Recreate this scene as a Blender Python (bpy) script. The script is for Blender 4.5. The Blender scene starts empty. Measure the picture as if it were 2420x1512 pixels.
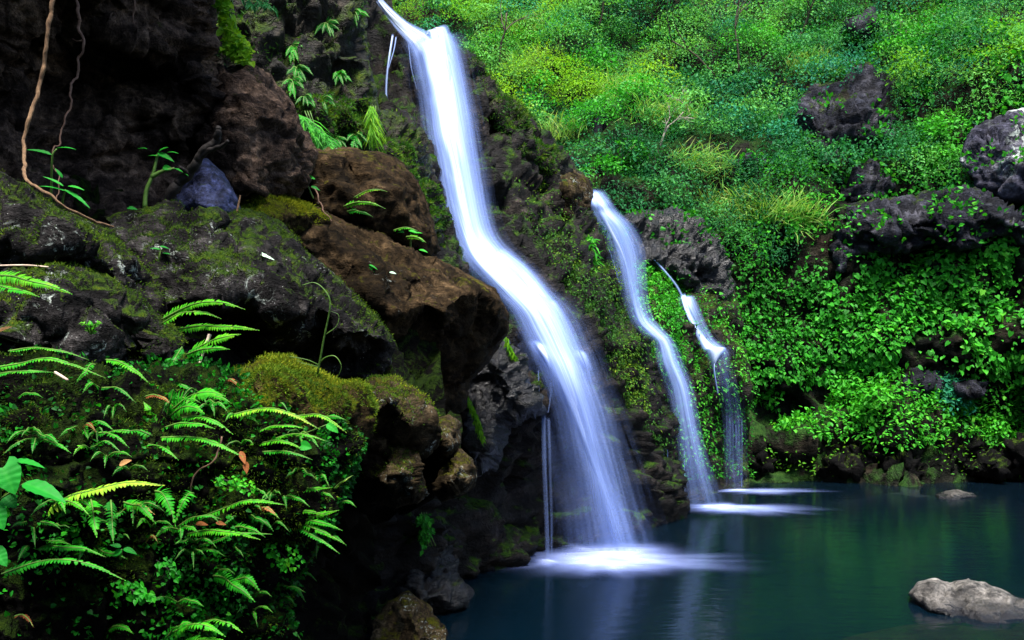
import bpy, math, random, time
import numpy as np
from mathutils import Vector
from mathutils.geometry import delaunay_2d_cdt
T0 = time.time()
random.seed(7)
rng = np.random.default_rng(7)
R = math.radians
scene = bpy.context.scene
col = scene.collection

# ---------------------------------------------------------------- camera
# photo frame treated as 2419 x 1512 units; camera 3 m above the pool, looking along +Y
F, CX, HY, H = 2095.0, 1209.5, 898.0, 3.0
cam_data = bpy.data.cameras.new('camera')
cam_data.sensor_width = 36.0
cam_data.lens = 36.0 * F / 2419.0
cam_data.shift_y = (HY - 756.0) / 2419.0
cam_data.clip_start = 0.05
cam_data.clip_end = 500.0
cam = bpy.data.objects.new('camera', cam_data)
cam.location = (0, 0, H)
cam.rotation_euler = (R(90), 0, 0)
col.objects.link(cam)
scene.camera = cam

# ---------------------------------------------------------------- sky, sun, exposure
SUN_EL, SUN_AZ = 70.0, 172.0          # azimuth of the light source, clockwise from +Y
world = bpy.data.worlds.new('World')
scene.world = world
world.use_nodes = True
wn = world.node_tree
sky = wn.nodes.new('ShaderNodeTexSky')
sky.sky_type = 'NISHITA'
sky.sun_disc = False
sky.sun_elevation = R(SUN_EL)
sky.sun_rotation = R(SUN_AZ)
bg = wn.nodes['Background']
bg.inputs['Strength'].default_value = 0.085
wn.links.new(sky.outputs[0], bg.inputs['Color'])
sun_data = bpy.data.lights.new('sun', 'SUN')
sun_data.energy = 4.0
sun_data.angle = R(25)
sun_data.color = (1.0, 0.96, 0.9)
sun = bpy.data.objects.new('sun', sun_data)
az, el = R(SUN_AZ), R(SUN_EL)
sdir = Vector((math.sin(az) * math.cos(el), math.cos(az) * math.cos(el), math.sin(el)))
sun.rotation_euler = sdir.to_track_quat('Z', 'Y').to_euler()
sun.location = (0, 0, 30)
col.objects.link(sun)
scene.view_settings.view_transform = 'Standard'
scene.view_settings.look = 'None'
scene.view_settings.exposure = 1.8
scene.view_settings.gamma = 1.0
scene.render.engine = 'CYCLES'
cy = scene.cycles
cy.use_denoising = True
cy.use_adaptive_sampling = True
cy.adaptive_threshold = 0.015
cy.max_bounces = 6
cy.diffuse_bounces = 3
cy.glossy_bounces = 3
cy.transmission_bounces = 4
cy.transparent_max_bounces = 32
cy.caustics_reflective = False
cy.caustics_refractive = False

# ---------------------------------------------------------------- small maths
def P(x, y, D):
    """photo-frame position and distance along the view axis to a point in metres"""
    return np.stack([(np.asarray(x, float) - CX) / F * D, np.asarray(D, float) + 0 * np.asarray(x, float),
                     H + (HY - np.asarray(y, float)) / F * D], -1)
def water_depth(y):
    return H * F / (y - HY)
def nrm(v):
    return v / np.maximum(np.linalg.norm(v, axis=-1, keepdims=True), 1e-9)
def hsh(i, j, k, seed):
    h = (i.astype(np.int64) * 374761393 + j.astype(np.int64) * 668265263 + k.astype(np.int64) * 2147483647 + seed * 974711) & 0xffffffff
    h = ((h ^ (h >> 13)) * 1274126177) & 0xffffffff
    h = ((h ^ (h >> 16)) * 2246822519) & 0xffffffff
    return ((h ^ (h >> 15)) & 0xffffff) / float(0xffffff)
def vnoise(p, seed=0):
    f = np.floor(p); i = f.astype(np.int64); t = p - f
    t = t * t * t * (t * (t * 6 - 15) + 10)
    o = 0
    for a in (0, 1):
        wx = t[:, 0] if a else 1 - t[:, 0]
        for b in (0, 1):
            wy = t[:, 1] if b else 1 - t[:, 1]
            for c in (0, 1):
                wz = t[:, 2] if c else 1 - t[:, 2]
                o = o + wx * wy * wz * hsh(i[:, 0] + a, i[:, 1] + b, i[:, 2] + c, seed)
    return o * 2 - 1
def fbm(p, octaves=4, seed=0, gain=0.5):
    o, a = 0, 1.0
    for k in range(octaves):
        o = o + a * vnoise(p + 17.3 * k, seed + k); p = p * 2.03; a *= gain
    return o
def ridged(p, octaves=4, seed=0, gain=0.5):
    o, a = 0, 1.0
    for k in range(octaves):
        o = o + a * (1 - 2 * np.abs(vnoise(p + 9.1 * k, seed + k))); p = p * 2.07; a *= gain
    return o
def worley(p, seed=0):
    f = np.floor(p); i = f.astype(np.int64)
    d1 = np.full(len(p), 9.0); d2 = np.full(len(p), 9.0); pid = np.zeros(len(p)); cc = np.zeros_like(p)
    for a in (-1, 0, 1):
        for b in (-1, 0, 1):
            for c in (-1, 0, 1):
                ii, jj, kk = i[:, 0] + a, i[:, 1] + b, i[:, 2] + c
                q = np.stack([ii + hsh(ii, jj, kk, seed), jj + hsh(ii, jj, kk, seed + 1), kk + hsh(ii, jj, kk, seed + 2)], -1)
                d = np.linalg.norm(q - p, axis=1)
                n = d < d1
                d2 = np.where(n, d1, np.minimum(d2, d)); pid = np.where(n, hsh(ii, jj, kk, seed + 3), pid); cc = np.where(n[:, None], q, cc); d1 = np.where(n, d, d1)
    return d1, d2, pid, cc
def sstep(a, b, x):
    t = np.clip((x - a) / (b - a), 0, 1); return t * t * (3 - 2 * t)
def in_poly(x, y, poly):
    poly = np.asarray(poly, float)[:, :2]; r = np.zeros(len(x), bool)
    x1, y1 = poly[-1]
    for x2, y2 in poly:
        c = (y1 > y) != (y2 > y)
        with np.errstate(divide='ignore', invalid='ignore'):
            xi = (x2 - x1) * (y - y1) / (y2 - y1 + 1e-12) + x1
        r ^= c & (x < xi); x1, y1 = x2, y2
    return r
def seg_dist(x, y, poly):
    poly = np.asarray(poly, float)[:, :2]; d = np.full(len(x), 1e9)
    for k in range(len(poly)):
        a, b = poly[k - 1], poly[k]; ab = b - a
        t = np.clip(((x - a[0]) * ab[0] + (y - a[1]) * ab[1]) / (ab @ ab + 1e-9), 0, 1)
        d = np.minimum(d, np.hypot(x - a[0] - t * ab[0], y - a[1] - t * ab[1]))
    return d
def spline(pts, n):
    """Catmull-Rom through rows of any width"""
    p = np.asarray(pts, float); p = np.vstack([2 * p[0] - p[1], p, 2 * p[-1] - p[-2]])
    u = np.linspace(0, len(p) - 3 - 1e-6, n); i = u.astype(int); t = (u - i)[:, None]
    a, b, c, d = p[i], p[i + 1], p[i + 2], p[i + 3]
    return 0.5 * (2 * b + (c - a) * t + (2 * a - 5 * b + 4 * c - d) * t ** 2 + (3 * b - a - 3 * c + d) * t ** 3)

# ---------------------------------------------------------------- object helpers
def mesh_from(name, V, Fc, mat=None, smooth=True, attrs=None, uv=None):
    V = np.asarray(V, np.float32); Fc = np.asarray(Fc, np.int32)
    me = bpy.data.meshes.new(name)
    n, k = Fc.shape
    me.vertices.add(len(V)); me.vertices.foreach_set('co', V.ravel())
    me.loops.add(n * k); me.loops.foreach_set('vertex_index', Fc.ravel())
    me.polygons.add(n)
    me.polygons.foreach_set('loop_start', np.arange(0, n * k, k, dtype=np.int32))
    me.polygons.foreach_set('loop_total', np.full(n, k, np.int32))
    me.polygons.foreach_set('use_smooth', np.full(n, smooth))
    for an, av in (attrs or {}).items():
        at = me.attributes.new(an, 'FLOAT', 'POINT'); at.data.foreach_set('value', np.asarray(av, np.float32))
    if uv is not None:
        l = me.uv_layers.new(name='UVMap'); l.data.foreach_set('uv', np.asarray(uv, np.float32)[Fc.ravel()].ravel())
    if mat: me.materials.append(mat)
    me.update(calc_edges=True); me.validate()
    return me
def link(name, me, parent=None, loc=None):
    o = bpy.data.objects.new(name, me); col.objects.link(o)
    if loc is not None: o.location = [float(c) for c in loc]
    if parent is not None: o.parent = parent
    return o
def tag(o, label=None, cat=None, group=None, kind=None):
    if label: o['label'] = label
    if cat: o['category'] = cat
    if group: o['group'] = group
    if kind: o['kind'] = kind
    return o
def empty(name, loc, label, cat, group=None):
    o = bpy.data.objects.new(name, None); col.objects.link(o); o.location = [float(c) for c in loc]
    o.empty_display_size = 0.1
    return tag(o, label, cat, group)
def put(name, V, Fc, mat, parent=None, origin=None, **kw):
    """mesh object whose vertices are given in world space"""
    V = np.asarray(V, float)
    if parent is not None:
        return link(name, mesh_from(name, V - np.array(parent_world(parent)), Fc, mat, **kw), parent)
    if origin is None:
        origin = np.array([V[:, 0].mean(), V[:, 1].mean(), V[:, 2].min()])
    return link(name, mesh_from(name, V - origin, Fc, mat, **kw), None, origin)
def parent_world(o):
    p = Vector(o.location)
    while o.parent is not None: o = o.parent; p = p + Vector(o.location)
    return p
def tube(path, rad, sides=7):
    path = np.asarray(path, float); n = len(path); rad = np.broadcast_to(np.asarray(rad, float), (n,))
    t = nrm(np.gradient(path, axis=0))
    ref = np.array([0.0, 0, 1.0]) if abs(t[:, 2]).mean() < 0.8 else np.array([1.0, 0, 0])
    s = nrm(np.cross(t, ref)); u = np.cross(s, t)
    a = np.linspace(0, 2 * np.pi, sides, endpoint=False)
    V = path[:, None] + rad[:, None, None] * (np.cos(a)[None, :, None] * s[:, None] + np.sin(a)[None, :, None] * u[:, None])
    V = V.reshape(-1, 3); Fc = []
    for i in range(n - 1):
        for j in range(sides):
            k = (j + 1) % sides
            Fc.append((i * sides + j, i * sides + k, (i + 1) * sides + k)); Fc.append((i * sides + j, (i + 1) * sides + k, (i + 1) * sides + j))
    c0 = len(V); V = np.vstack([V, path[:1], path[-1:]])
    for j in range(sides):
        k = (j + 1) % sides
        Fc.append((c0, k, j)); Fc.append((c0 + 1, (n - 1) * sides + j, (n - 1) * sides + k))
    return V, np.array(Fc)
def merge(parts):
    Vs, Fs, o = [], [], 0
    for V, Fc in parts:
        Vs.append(V); Fs.append(np.asarray(Fc) + o); o += len(V)
    return np.vstack(Vs), np.vstack(Fs)

# ---------------------------------------------------------------- materials
class NB:
    def __init__(s, name):
        s.m = bpy.data.materials.new(name); s.m.use_nodes = True
        s.t = s.m.node_tree; s.t.nodes.clear()
    def n(s, typ, props=None, **inp):
        nd = s.t.nodes.new('ShaderNode' + typ)
        for k, v in (props or {}).items(): setattr(nd, k, v)
        for k, v in inp.items():
            key = int(k[1:]) if k[0] == 'i' and k[1:].isdigit() else k.replace('_', ' ')
            so = nd.inputs[key]
            if isinstance(v, bpy.types.NodeSocket): s.t.links.new(v, so)
            else: so.default_value = v
        return nd
    def math(s, op, a, b=0.0, c=0.0, clamp=False):
        return s.n('Math', {'operation': op, 'use_clamp': clamp}, i0=a, i1=b, i2=c).outputs[0]
    def ramp(s, fac, stops, interp='LINEAR'):
        nd = s.n('ValToRGB', None, Fac=fac); cr = nd.color_ramp; cr.interpolation = interp
        while len(cr.elements) < len(stops): cr.elements.new(0.5)
        for e, (p, c) in zip(cr.elements, stops):
            e.position = p; e.color = (*c, 1) if len(c) == 3 else c
        return nd.outputs[0]
    def mixc(s, f, a, b, mode='MIX'):
        nd = s.n('Mix', {'data_type': 'RGBA', 'blend_type': mode})
        for so, v in ((nd.inputs[0], f), (nd.inputs[6], a), (nd.inputs[7], b)):
            if isinstance(v, bpy.types.NodeSocket): s.t.links.new(v, so)
            else: so.default_value = v if not isinstance(v, tuple) else ((*v, 1) if len(v) == 3 else v)
        return nd.outputs[2]
    def noise(s, vec, scale, detail=5, rough=0.55, dist=0.0):
        return s.n('TexNoise', None, Vector=vec, Scale=scale, Detail=detail, Roughness=rough, Distortion=dist).outputs[0]
    def out(s, surf):
        o = s.n('OutputMaterial'); s.t.links.new(surf, o.inputs[0]); return s.m

def rock_mat(name, cols, moss=0.0, moss_cols=((0.012, 0.03, 0.006), (0.05, 0.11, 0.008), (0.16, 0.17, 0.012)), wet=0.0, lichen=0.0,
             sc=1.0, up=0.55, bump=0.6, streak=0.0, flecks=0.0, dim=0.6, tide=0.0):
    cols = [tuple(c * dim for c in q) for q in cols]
    b = NB(name)
    tc = b.n('TexCoord').outputs['Object']
    geo = b.n('NewGeometry')
    n1 = b.noise(tc, 1.3 * sc, 5, 0.62, 0.6)
    n2 = b.noise(tc, 7.0 * sc, 5, 0.68)
    n3 = b.noise(tc, 38.0 * sc, 3, 0.75)
    mp = b.n('Mapping', None, Vector=tc, Rotation=(0.0, R(38), R(-20)), Scale=(0.8, 1.0, 2.6)).outputs[0]
    n4 = b.noise(mp, 3.0 * sc, 4, 0.65, 0.8)
    base = b.ramp(n1, [(0.33, cols[0]), (0.5, cols[1]), (0.68, cols[2])])
    v2 = b.ramp(n2, [(0.32, (0.22,) * 3), (0.5, (0.85,) * 3), (0.7, (2.1,) * 3)])
    base = b.mixc(1.0, base, v2, 'MULTIPLY')
    v3 = b.ramp(n4, [(0.36, (0.3,) * 3), (0.55, (1.0,) * 3), (0.72, (1.6,) * 3)])
    base = b.mixc(0.8, base, v3, 'MULTIPLY')
    v4 = b.ramp(n3, [(0.32, (0.35,) * 3), (0.55, (1.05,) * 3), (0.75, (2.0,) * 3)])
    base = b.mixc(0.7, base, v4, 'MULTIPLY')
    if lichen:
        nl = b.noise(tc, 5.0 * sc, 8, 0.75, 1.5)
        nl2 = b.noise(tc, 1.1 * sc, 2, 0.5)
        lm = b.math('MULTIPLY', b.math('SUBTRACT', nl, 0.66 - 0.08 * lichen), 14.0, clamp=True)
        lm = b.math('MULTIPLY', lm, b.math('MULTIPLY', b.math('SUBTRACT', nl2, 0.5), 8.0, clamp=True))
        base = b.mixc(lm, base, (0.42, 0.47, 0.42))
    if flecks:
        vo = b.n('TexVoronoi', None, Vector=tc, Scale=26.0 * sc, Randomness=1.0).outputs['Distance']
        fl = b.math('MULTIPLY', b.math('SUBTRACT', 0.16, vo), 12.0, clamp=True)
        fl = b.math('MULTIPLY', fl, b.math('MULTIPLY', b.math('SUBTRACT', n2, 0.55), 9.0 * flecks, clamp=True))
        base = b.mixc(fl, base, (0.5, 0.5, 0.48))
    nz = b.n('SeparateXYZ', None, Vector=geo.outputs['Normal']).outputs[2]
    height = b.math('ADD', b.math('MULTIPLY', n2, 0.55), b.math('ADD', b.math('MULTIPLY', n3, 0.22), b.math('MULTIPLY', n4, 0.5)))
    rough = b.math('ADD', 0.92 - 0.62 * wet, b.math('MULTIPLY', b.math('SUBTRACT', n2, 0.5), 0.5 * wet), clamp=True)
    if moss > 0:
        nm = b.noise(tc, 2.6 * sc, 5, 0.7, 0.4)
        nf = b.noise(tc, 75.0 * sc, 2, 0.7)
        nk = b.noise(tc, 11.0 * sc, 3, 0.65)
        mk = b.math('ADD', b.math('MULTIPLY', nz, up), b.math('MULTIPLY', nm, 2.4))
        mk = b.math('ADD', mk, b.math('MULTIPLY', nk, 0.6))
        mk = b.math('MULTIPLY', b.math('SUBTRACT', mk, 2.35 - 1.1 * moss), 2.6, clamp=True)
        mc = b.ramp(b.math('ADD', b.math('MULTIPLY', nf, 0.55), b.math('MULTIPLY', nk, 0.45)), [(0.34, moss_cols[0]), (0.52, moss_cols[1]), (0.7, moss_cols[2])])
        base = b.mixc(mk, base, mc)
        height = b.math('ADD', height, b.math('MULTIPLY', mk, b.math('ADD', 0.25, b.math('MULTIPLY', nf, 0.8))))
        rough = b.math('MAXIMUM', rough, b.math('MULTIPLY', mk, 0.95))
    if tide:
        pz = b.n('SeparateXYZ', None, Vector=geo.outputs['Position']).outputs[2]
        wz = b.math('MULTIPLY', b.math('SUBTRACT', tide, b.math('SUBTRACT', pz, b.math('MULTIPLY', b.math('SUBTRACT', n2, 0.5), 0.35))), 14.0, clamp=True)
        base = b.mixc(wz, base, (0.012, 0.012, 0.014)); rough = b.math('SUBTRACT', rough, b.math('MULTIPLY', wz, 0.35), clamp=True)
    bp = b.n('Bump', None, Strength=bump, Distance=0.15 / sc, Height=height).outputs[0]
    pr = b.n('BsdfPrincipled', None, Base_Color=base, Roughness=rough, Normal=bp)
    pr.inputs['Specular IOR Level'].default_value = 0.05 + 0.4 * wet * wet
    return b.out(pr.outputs[0])

def leaf_mat(name, stops, transl=0.3, rough=0.5, spec=0.08, vein=0.0):
    b = NB(name)
    at = b.n('Attribute', {'attribute_name': 'tint'}).outputs['Fac']
    c = b.ramp(at, [(i / (len(stops) - 1), s) for i, s in enumerate(stops)])
    tc = b.n('TexCoord').outputs['Object']
    v = b.ramp(b.noise(tc, 30.0, 4, 0.6), [(0.3, (0.75,) * 3), (0.7, (1.25,) * 3)])
    c = b.mixc(0.6, c, v, 'MULTIPLY')
    pr = b.n('BsdfPrincipled', None, Base_Color=c, Roughness=rough)
    pr.inputs['Specular IOR Level'].default_value = spec
    tr = b.n('BsdfTranslucent', None, Color=b.mixc(1.0, c, (1.25, 1.2, 0.6), 'MULTIPLY'))
    return b.out(b.n('MixShader', None, i0=transl, i1=pr.outputs[0], i2=tr.outputs[0]).outputs[0])
def plain_mat(name, c1, c2, scale=8.0, rough=0.8, bump=0.3, spec=0.3, stretch=(1, 1, 1)):
    b = NB(name); tc = b.n('TexCoord').outputs['Object']
    tc = b.n('Mapping', None, Vector=tc, Scale=stretch).outputs[0]
    n = b.noise(tc, scale, 7, 0.65); c = b.ramp(n, [(0.3, c1), (0.7, c2)])
    bp = b.n('Bump', None, Strength=bump, Distance=0.03, Height=n).outputs[0]
    pr = b.n('BsdfPrincipled', None, Base_Color=c, Roughness=rough, Normal=bp)
    pr.inputs['Specular IOR Level'].default_value = spec
    return b.out(pr.outputs[0])

def water_mat(name, tint=(0.25, 0.36, 0.76), seed=0.0, gain=1.0, fine=1.0):
    """falling water: thread pattern along the flow in UV space, clear where the sheet is thin"""
    b = NB(name)
    uv = b.n('UVMap').outputs[0]
    den = b.n('Attribute', {'attribute_name': 'dens'}).outputs['Fac']
    ma = b.n('Mapping', None, Vector=uv, Scale=(16.0 * fine, 0.16, 1), Location=(seed, seed * 2.1, 0)).outputs[0]
    mb = b.n('Mapping', None, Vector=uv, Scale=(46.0 * fine, 0.3, 1), Location=(seed * 3, seed, 0)).outputs[0]
    mc = b.n('Mapping', None, Vector=uv, Scale=(4.5, 0.35, 1), Location=(seed * 1.7, seed * 0.3, 0)).outputs[0]
    s = b.math('ADD', b.math('MULTIPLY', b.noise(ma, 1.0, 3, 0.55), 0.45), b.math('MULTIPLY', b.noise(mb, 1.0, 3, 0.6), 0.25))
    s = b.math('ADD', s, b.math('MULTIPLY', b.noise(mc, 1.0, 3, 0.5), 0.4))
    s = b.math('MULTIPLY', b.math('SUBTRACT', s, 0.38), 2.7)
    a = b.math('MULTIPLY', b.math('ADD', s, b.math('MULTIPLY', b.math('SUBTRACT', den, 0.5), 1.0)), b.math('POWER', den, 1.2), clamp=True)
    a = b.math('MULTIPLY', a, gain, clamp=True)
    wc = b.ramp(b.math('MULTIPLY', a, den), [(0.0, tint), (0.6, (0.38, 0.51, 0.87)), (1.0, (0.66, 0.76, 0.93))])
    df = b.n('BsdfDiffuse', None, Color=wc)
    tr = b.n('BsdfTranslucent', None, Color=wc)
    mx = b.n('MixShader', None, i0=0.35, i1=df.outputs[0], i2=tr.outputs[0])
    tp = b.n('BsdfTransparent')
    return b.out(b.n('MixShader', None, i0=a, i1=tp.outputs[0], i2=mx.outputs[0]).outputs[0])

# ---------------------------------------------------------------- rock / terrain relief builder
SURF = {}
def relief(name, outline, inner=(), res=8.0, mat=None, edge=0.35, edge_w=45.0, thick=0.8, rough_edge=3.0, smooth=3, amp=0.06, freq=1.2, seed=0,
           crack=0.0, strata=None, sheet=False, key=None, label=None, cat=None, group=None, kind=None, fine=0.012, lump=0.0, parent=None, facet=0.1, ffreq=None, calm=None):
    ffreq = ffreq or freq * 1.1
    out = np.asarray(outline, float)
    ctrl = np.vstack([out, np.asarray(inner, float).reshape(-1, 3)])
    # dense outline
    pts = []
    for k in range(len(out)):
        a, b = out[k], out[(k + 1) % len(out)]
        n = max(1, int(np.hypot(*(b - a)[:2]) / res))
        for j in range(n): pts.append(a + (b - a) * j / n)
    ol = np.array(pts)
    if rough_edge:
        q = np.stack([ol[:, 0] / 40, ol[:, 1] / 40, ol[:, 2] * 0 + seed * 3.7], -1)
        ol[:, 0] += rough_edge * fbm(q, 3, seed); ol[:, 1] += rough_edge * fbm(q + 31.7, 3, seed)
    x0, y0 = ol[:, 0].min(), ol[:, 1].min(); x1, y1 = ol[:, 0].max(), ol[:, 1].max()
    gx, gy = np.meshgrid(np.arange(x0, x1, res), np.arange(y0, y1, res * 0.87))
    gx = gx + (np.arange(gx.shape[0]) % 2)[:, None] * res * 0.5
    r2 = np.random.default_rng(seed + 11)
    gx = gx.ravel() + r2.uniform(-.2, .2, gx.size) * res; gy = gy.ravel() + r2.uniform(-.2, .2, gy.size) * res
    k = in_poly(gx, gy, ol); gx, gy = gx[k], gy[k]
    d = seg_dist(gx, gy, out if len(ol) > 900 else ol)
    k = d > res * 0.55; gx, gy, d = gx[k], gy[k], d[k]
    xs = np.concatenate([ol[:, 0], gx]); ys = np.concatenate([ol[:, 1], gy]); dist = np.concatenate([np.zeros(len(ol)), d])
    nb = len(ol)
    # distance field from the control points
    cv, ce, cf, *_ = delaunay_2d_cdt([Vector((p[0], p[1])) for p in ctrl], [], [], 0, 1e-4)
    cD = np.array([ctrl[np.argmin((ctrl[:, 0] - v[0]) ** 2 + (ctrl[:, 1] - v[1]) ** 2), 2] for v in cv])
    cp = np.array([[v[0], v[1]] for v in cv])
    D = np.full(len(xs), np.nan)
    for f in cf:
        a, b_, c = cp[f[0]], cp[f[1]], cp[f[2]]
        den = (b_[1] - c[1]) * (a[0] - c[0]) + (c[0] - b_[0]) * (a[1] - c[1])
        if abs(den) < 1e-6: continue
        l1 = ((b_[1] - c[1]) * (xs - c[0]) + (c[0] - b_[0]) * (ys - c[1])) / den
        l2 = ((c[1] - a[1]) * (xs - c[0]) + (a[0] - c[0]) * (ys - c[1])) / den
        l3 = 1 - l1 - l2
        k = (l1 >= -1e-3) & (l2 >= -1e-3) & (l3 >= -1e-3) & np.isnan(D)
        D[k] = (l1 * cD[f[0]] + l2 * cD[f[1]] + l3 * cD[f[2]])[k]
    k = np.isnan(D)
    if k.any():
        dd = (xs[k][:, None] - ctrl[:, 0]) ** 2 + (ys[k][:, None] - ctrl[:, 1]) ** 2
        D[k] = ctrl[np.argmin(dd, 1), 2]
    # final triangulation
    vv, ee, ff, ov, *_ = delaunay_2d_cdt([Vector((a, b_)) for a, b_ in zip(xs, ys)], [(i, (i + 1) % nb) for i in range(nb)], [], 1, 1e-5)
    mp = np.array([o[0] if o else -1 for o in ov])
    if (mp < 0).any():
        vx = np.array([[v[0], v[1]] for v in vv])
        for i in np.where(mp < 0)[0]: mp[i] = np.argmin((xs - vx[i, 0]) ** 2 + (ys - vx[i, 1]) ** 2)
    Fc = np.array([[mp[i] for i in f] for f in ff if len(f) == 3])
    Fc = Fc[(Fc[:, 0] != Fc[:, 1]) & (Fc[:, 1] != Fc[:, 2]) & (Fc[:, 0] != Fc[:, 2])]
    e = np.vstack([Fc[:, [0, 1]], Fc[:, [1, 2]], Fc[:, [2, 0]]]); e = np.vstack([e, e[:, ::-1]])
    deg = np.bincount(e[:, 0], minlength=len(xs)).astype(float)
    for _ in range(smooth):
        s = np.bincount(e[:, 0], weights=D[e[:, 1]], minlength=len(xs)) / np.maximum(deg, 1)
        D = np.where(deg > 0, 0.4 * D + 0.6 * s, D)
    if edge and not sheet:
        q = np.clip(1 - dist / edge_w, 0, 1)
        D = D + edge * (1 - np.sqrt(np.maximum(1 - q * q, 0)))
    W = P(xs, ys, D)
    # orient faces toward the camera
    n = np.cross(W[Fc[:, 1]] - W[Fc[:, 0]], W[Fc[:, 2]] - W[Fc[:, 0]])
    if ((n * (W[Fc[:, 0]] - np.array([0, 0, H]))).sum(1) > 0).mean() > 0.5: Fc = Fc[:, ::-1]
    def vnormals(W):
        n = np.cross(W[Fc[:, 1]] - W[Fc[:, 0]], W[Fc[:, 2]] - W[Fc[:, 0]]); N = np.zeros_like(W)
        for a in range(3):
            for c in range(3): N[:, c] += np.bincount(Fc[:, a], weights=n[:, c], minlength=len(W))
        return nrm(N)
    N = vnormals(W)
    dsp = amp * fbm(W * freq, 5, seed) + amp * 0.45 * ridged(W * freq * 2.3, 4, seed + 5)
    if lump: dsp = dsp + lump * fbm(W * freq * 0.35, 2, seed + 40)
    if crack:
        wp = W + 0.25 / freq * np.stack([fbm(W * freq * 1.5, 2, seed + 60), fbm(W * freq * 1.5, 2, seed + 61), fbm(W * freq * 1.5, 2, seed + 62)], -1)
        f1, f2, pid, cc = worley(wp * freq * np.array([1, 1, 1.5]), seed + 8)
        dsp = dsp + crack * ((pid - 0.5) * 1.3 - 0.9 * (1 - sstep(0.0, 0.16, f2 - f1)))
    if facet:
        wp = W + 0.12 / ffreq * np.stack([fbm(W * ffreq * 2, 2, seed + 90), fbm(W * ffreq * 2, 2, seed + 91), fbm(W * ffreq * 2, 2, seed + 92)], -1)
        for fq, fa in ((ffreq, facet), (ffreq * 2.7, facet * 0.8)):
            f1, f2, pid, cc = worley(wp * fq, seed + 95)
            dv = np.stack([np.sin(pid * 91.7), np.sin(pid * 57.3 + 1), np.sin(pid * 133.1 + 2)], -1)
            dsp = dsp + fa / fq * ((wp * fq - cc) * dv).sum(1) * sstep(0, 0.1, f2 - f1) - 0.10 * fa / fq * (1 - sstep(0, 0.07, f2 - f1))
    if strata:
        sn, sf, sa = strata
        t = (W @ np.asarray(sn, float)) * sf + 0.7 * fbm(W * 0.8, 3, seed + 20)
        fr = t - np.floor(t); lid = hsh(np.floor(t).astype(np.int64), np.zeros(len(t), np.int64), np.zeros(len(t), np.int64), seed)
        dsp = dsp + sa * ((lid - 0.5) * 1.4 + 0.5 * fr) * sstep(0, 0.15, fr)
    dsp = dsp + fine * fbm(W * freq * 9, 3, seed + 30)
    if calm is not None:
        dc = np.min(np.hypot(xs[:, None] - calm[None, :, 0], ys[:, None] - calm[None, :, 1]), axis=1); dsp = dsp * (0.25 + 0.75 * sstep(40, 75, dc))
    if not sheet: dsp = dsp * (0.3 + 0.7 * sstep(0, 3.5 * res, dist))
    W = W + N * dsp[:, None]
    N = vnormals(W)
    SURF[key or name] = dict(x=xs, y=ys, D=W[:, 1], W=W, N=N, F=Fc)
    Vt, Ft = W, Fc
    if not sheet:
        ring = np.arange(nb); cen = W[:nb].mean(0)
        dirv = nrm(W[:nb] - np.array([0, 0, H]))
        prev = ring; tot = len(W); rings = []
        for sh, bk in ((0.97, 0.25), (0.82, 0.7), (0.5, 1.0)):
            rg = cen + (W[:nb] - cen) * sh + dirv * thick * bk
            rings.append(rg)
            cur = np.arange(nb) + tot; tot += nb
            nx = np.roll(np.arange(nb), -1)
            Ft = np.vstack([Ft, np.stack([prev, prev[nx], cur[nx]], -1), np.stack([prev, cur[nx], cur], -1)]); prev = cur
        Vt = np.vstack([W] + rings + [(cen + nrm(cen - np.array([0, 0, H])) * thick * 1.05)[None]])
        Ft = np.vstack([Ft, np.stack([prev, np.roll(prev, -1), np.full(nb, tot)], -1)])
    o = put(name, Vt, Ft, mat, parent)
    tag(o, label, cat, group, kind)
    SURF[key or name]['o'] = o
    return o

# ---------------------------------------------------------------- foliage builders
TEMPL = {
    'diamond': ([(0, 0, 0), (.42, -.27, .05), (1, 0, -.08), (.42, .27, .05)], [(0, 1, 2), (0, 2, 3)]),
    'lance': ([(0, 0, 0), (.35, -.13, .02), (1, 0, -.16), (.35, .13, .02)], [(0, 1, 2), (0, 2, 3)]),
    'oval': ([(0, 0, 0), (.25, -.24, .04), (.7, -.24, .0), (1, 0, -.1), (.7, .24, .0), (.25, .24, .04)], [(0, 1, 2), (0, 2, 3), (0, 3, 4), (0, 4, 5)]),
    'heart': ([(.08, 0, -.04), (-.06, -.26, .03), (.2, -.42, .04), (.6, -.3, 0), (1, 0, -.14), (.6, .3, 0), (.2, .42, .04), (-.06, .26, .03)],
              [(0, 1, 2), (0, 2, 3), (0, 3, 4), (0, 4, 5), (0, 5, 6), (0, 6, 7)]),
    'blade': ([(0, -.018, 0), (.5, -.02, .03), (1, 0, -.14), (.5, .02, .03), (0, .018, 0)], [(0, 1, 4), (1, 3, 4), (1, 2, 3)]),
}
def leaves(pos, tip, nor, size, shape, tint):
    tv, tf = TEMPL[shape]; tv = np.array(tv); tf = np.array(tf)
    T = nrm(tip); N = nor - (nor * T).sum(1, keepdims=True) * T; N = nrm(N); S = np.cross(N, T)
    s = size[:, None, None]
    V = pos[:, None] + s * (tv[None, :, 0, None] * T[:, None] + tv[None, :, 1, None] * S[:, None] + tv[None, :, 2, None] * N[:, None])
    Fc = tf[None] + (np.arange(len(pos)) * len(tv))[:, None, None]
    return V.reshape(-1, 3), Fc.reshape(-1, 3), np.repeat(tint, len(tv))
def cat_leaves(sets):
    Vs, Fs, Ts, o = [], [], [], 0
    for V, Fc, T in sets:
        Vs.append(V); Fs.append(Fc + o); Ts.append(T); o += len(V)
    return np.vstack(Vs), np.vstack(Fs), np.concatenate(Ts)
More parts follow.
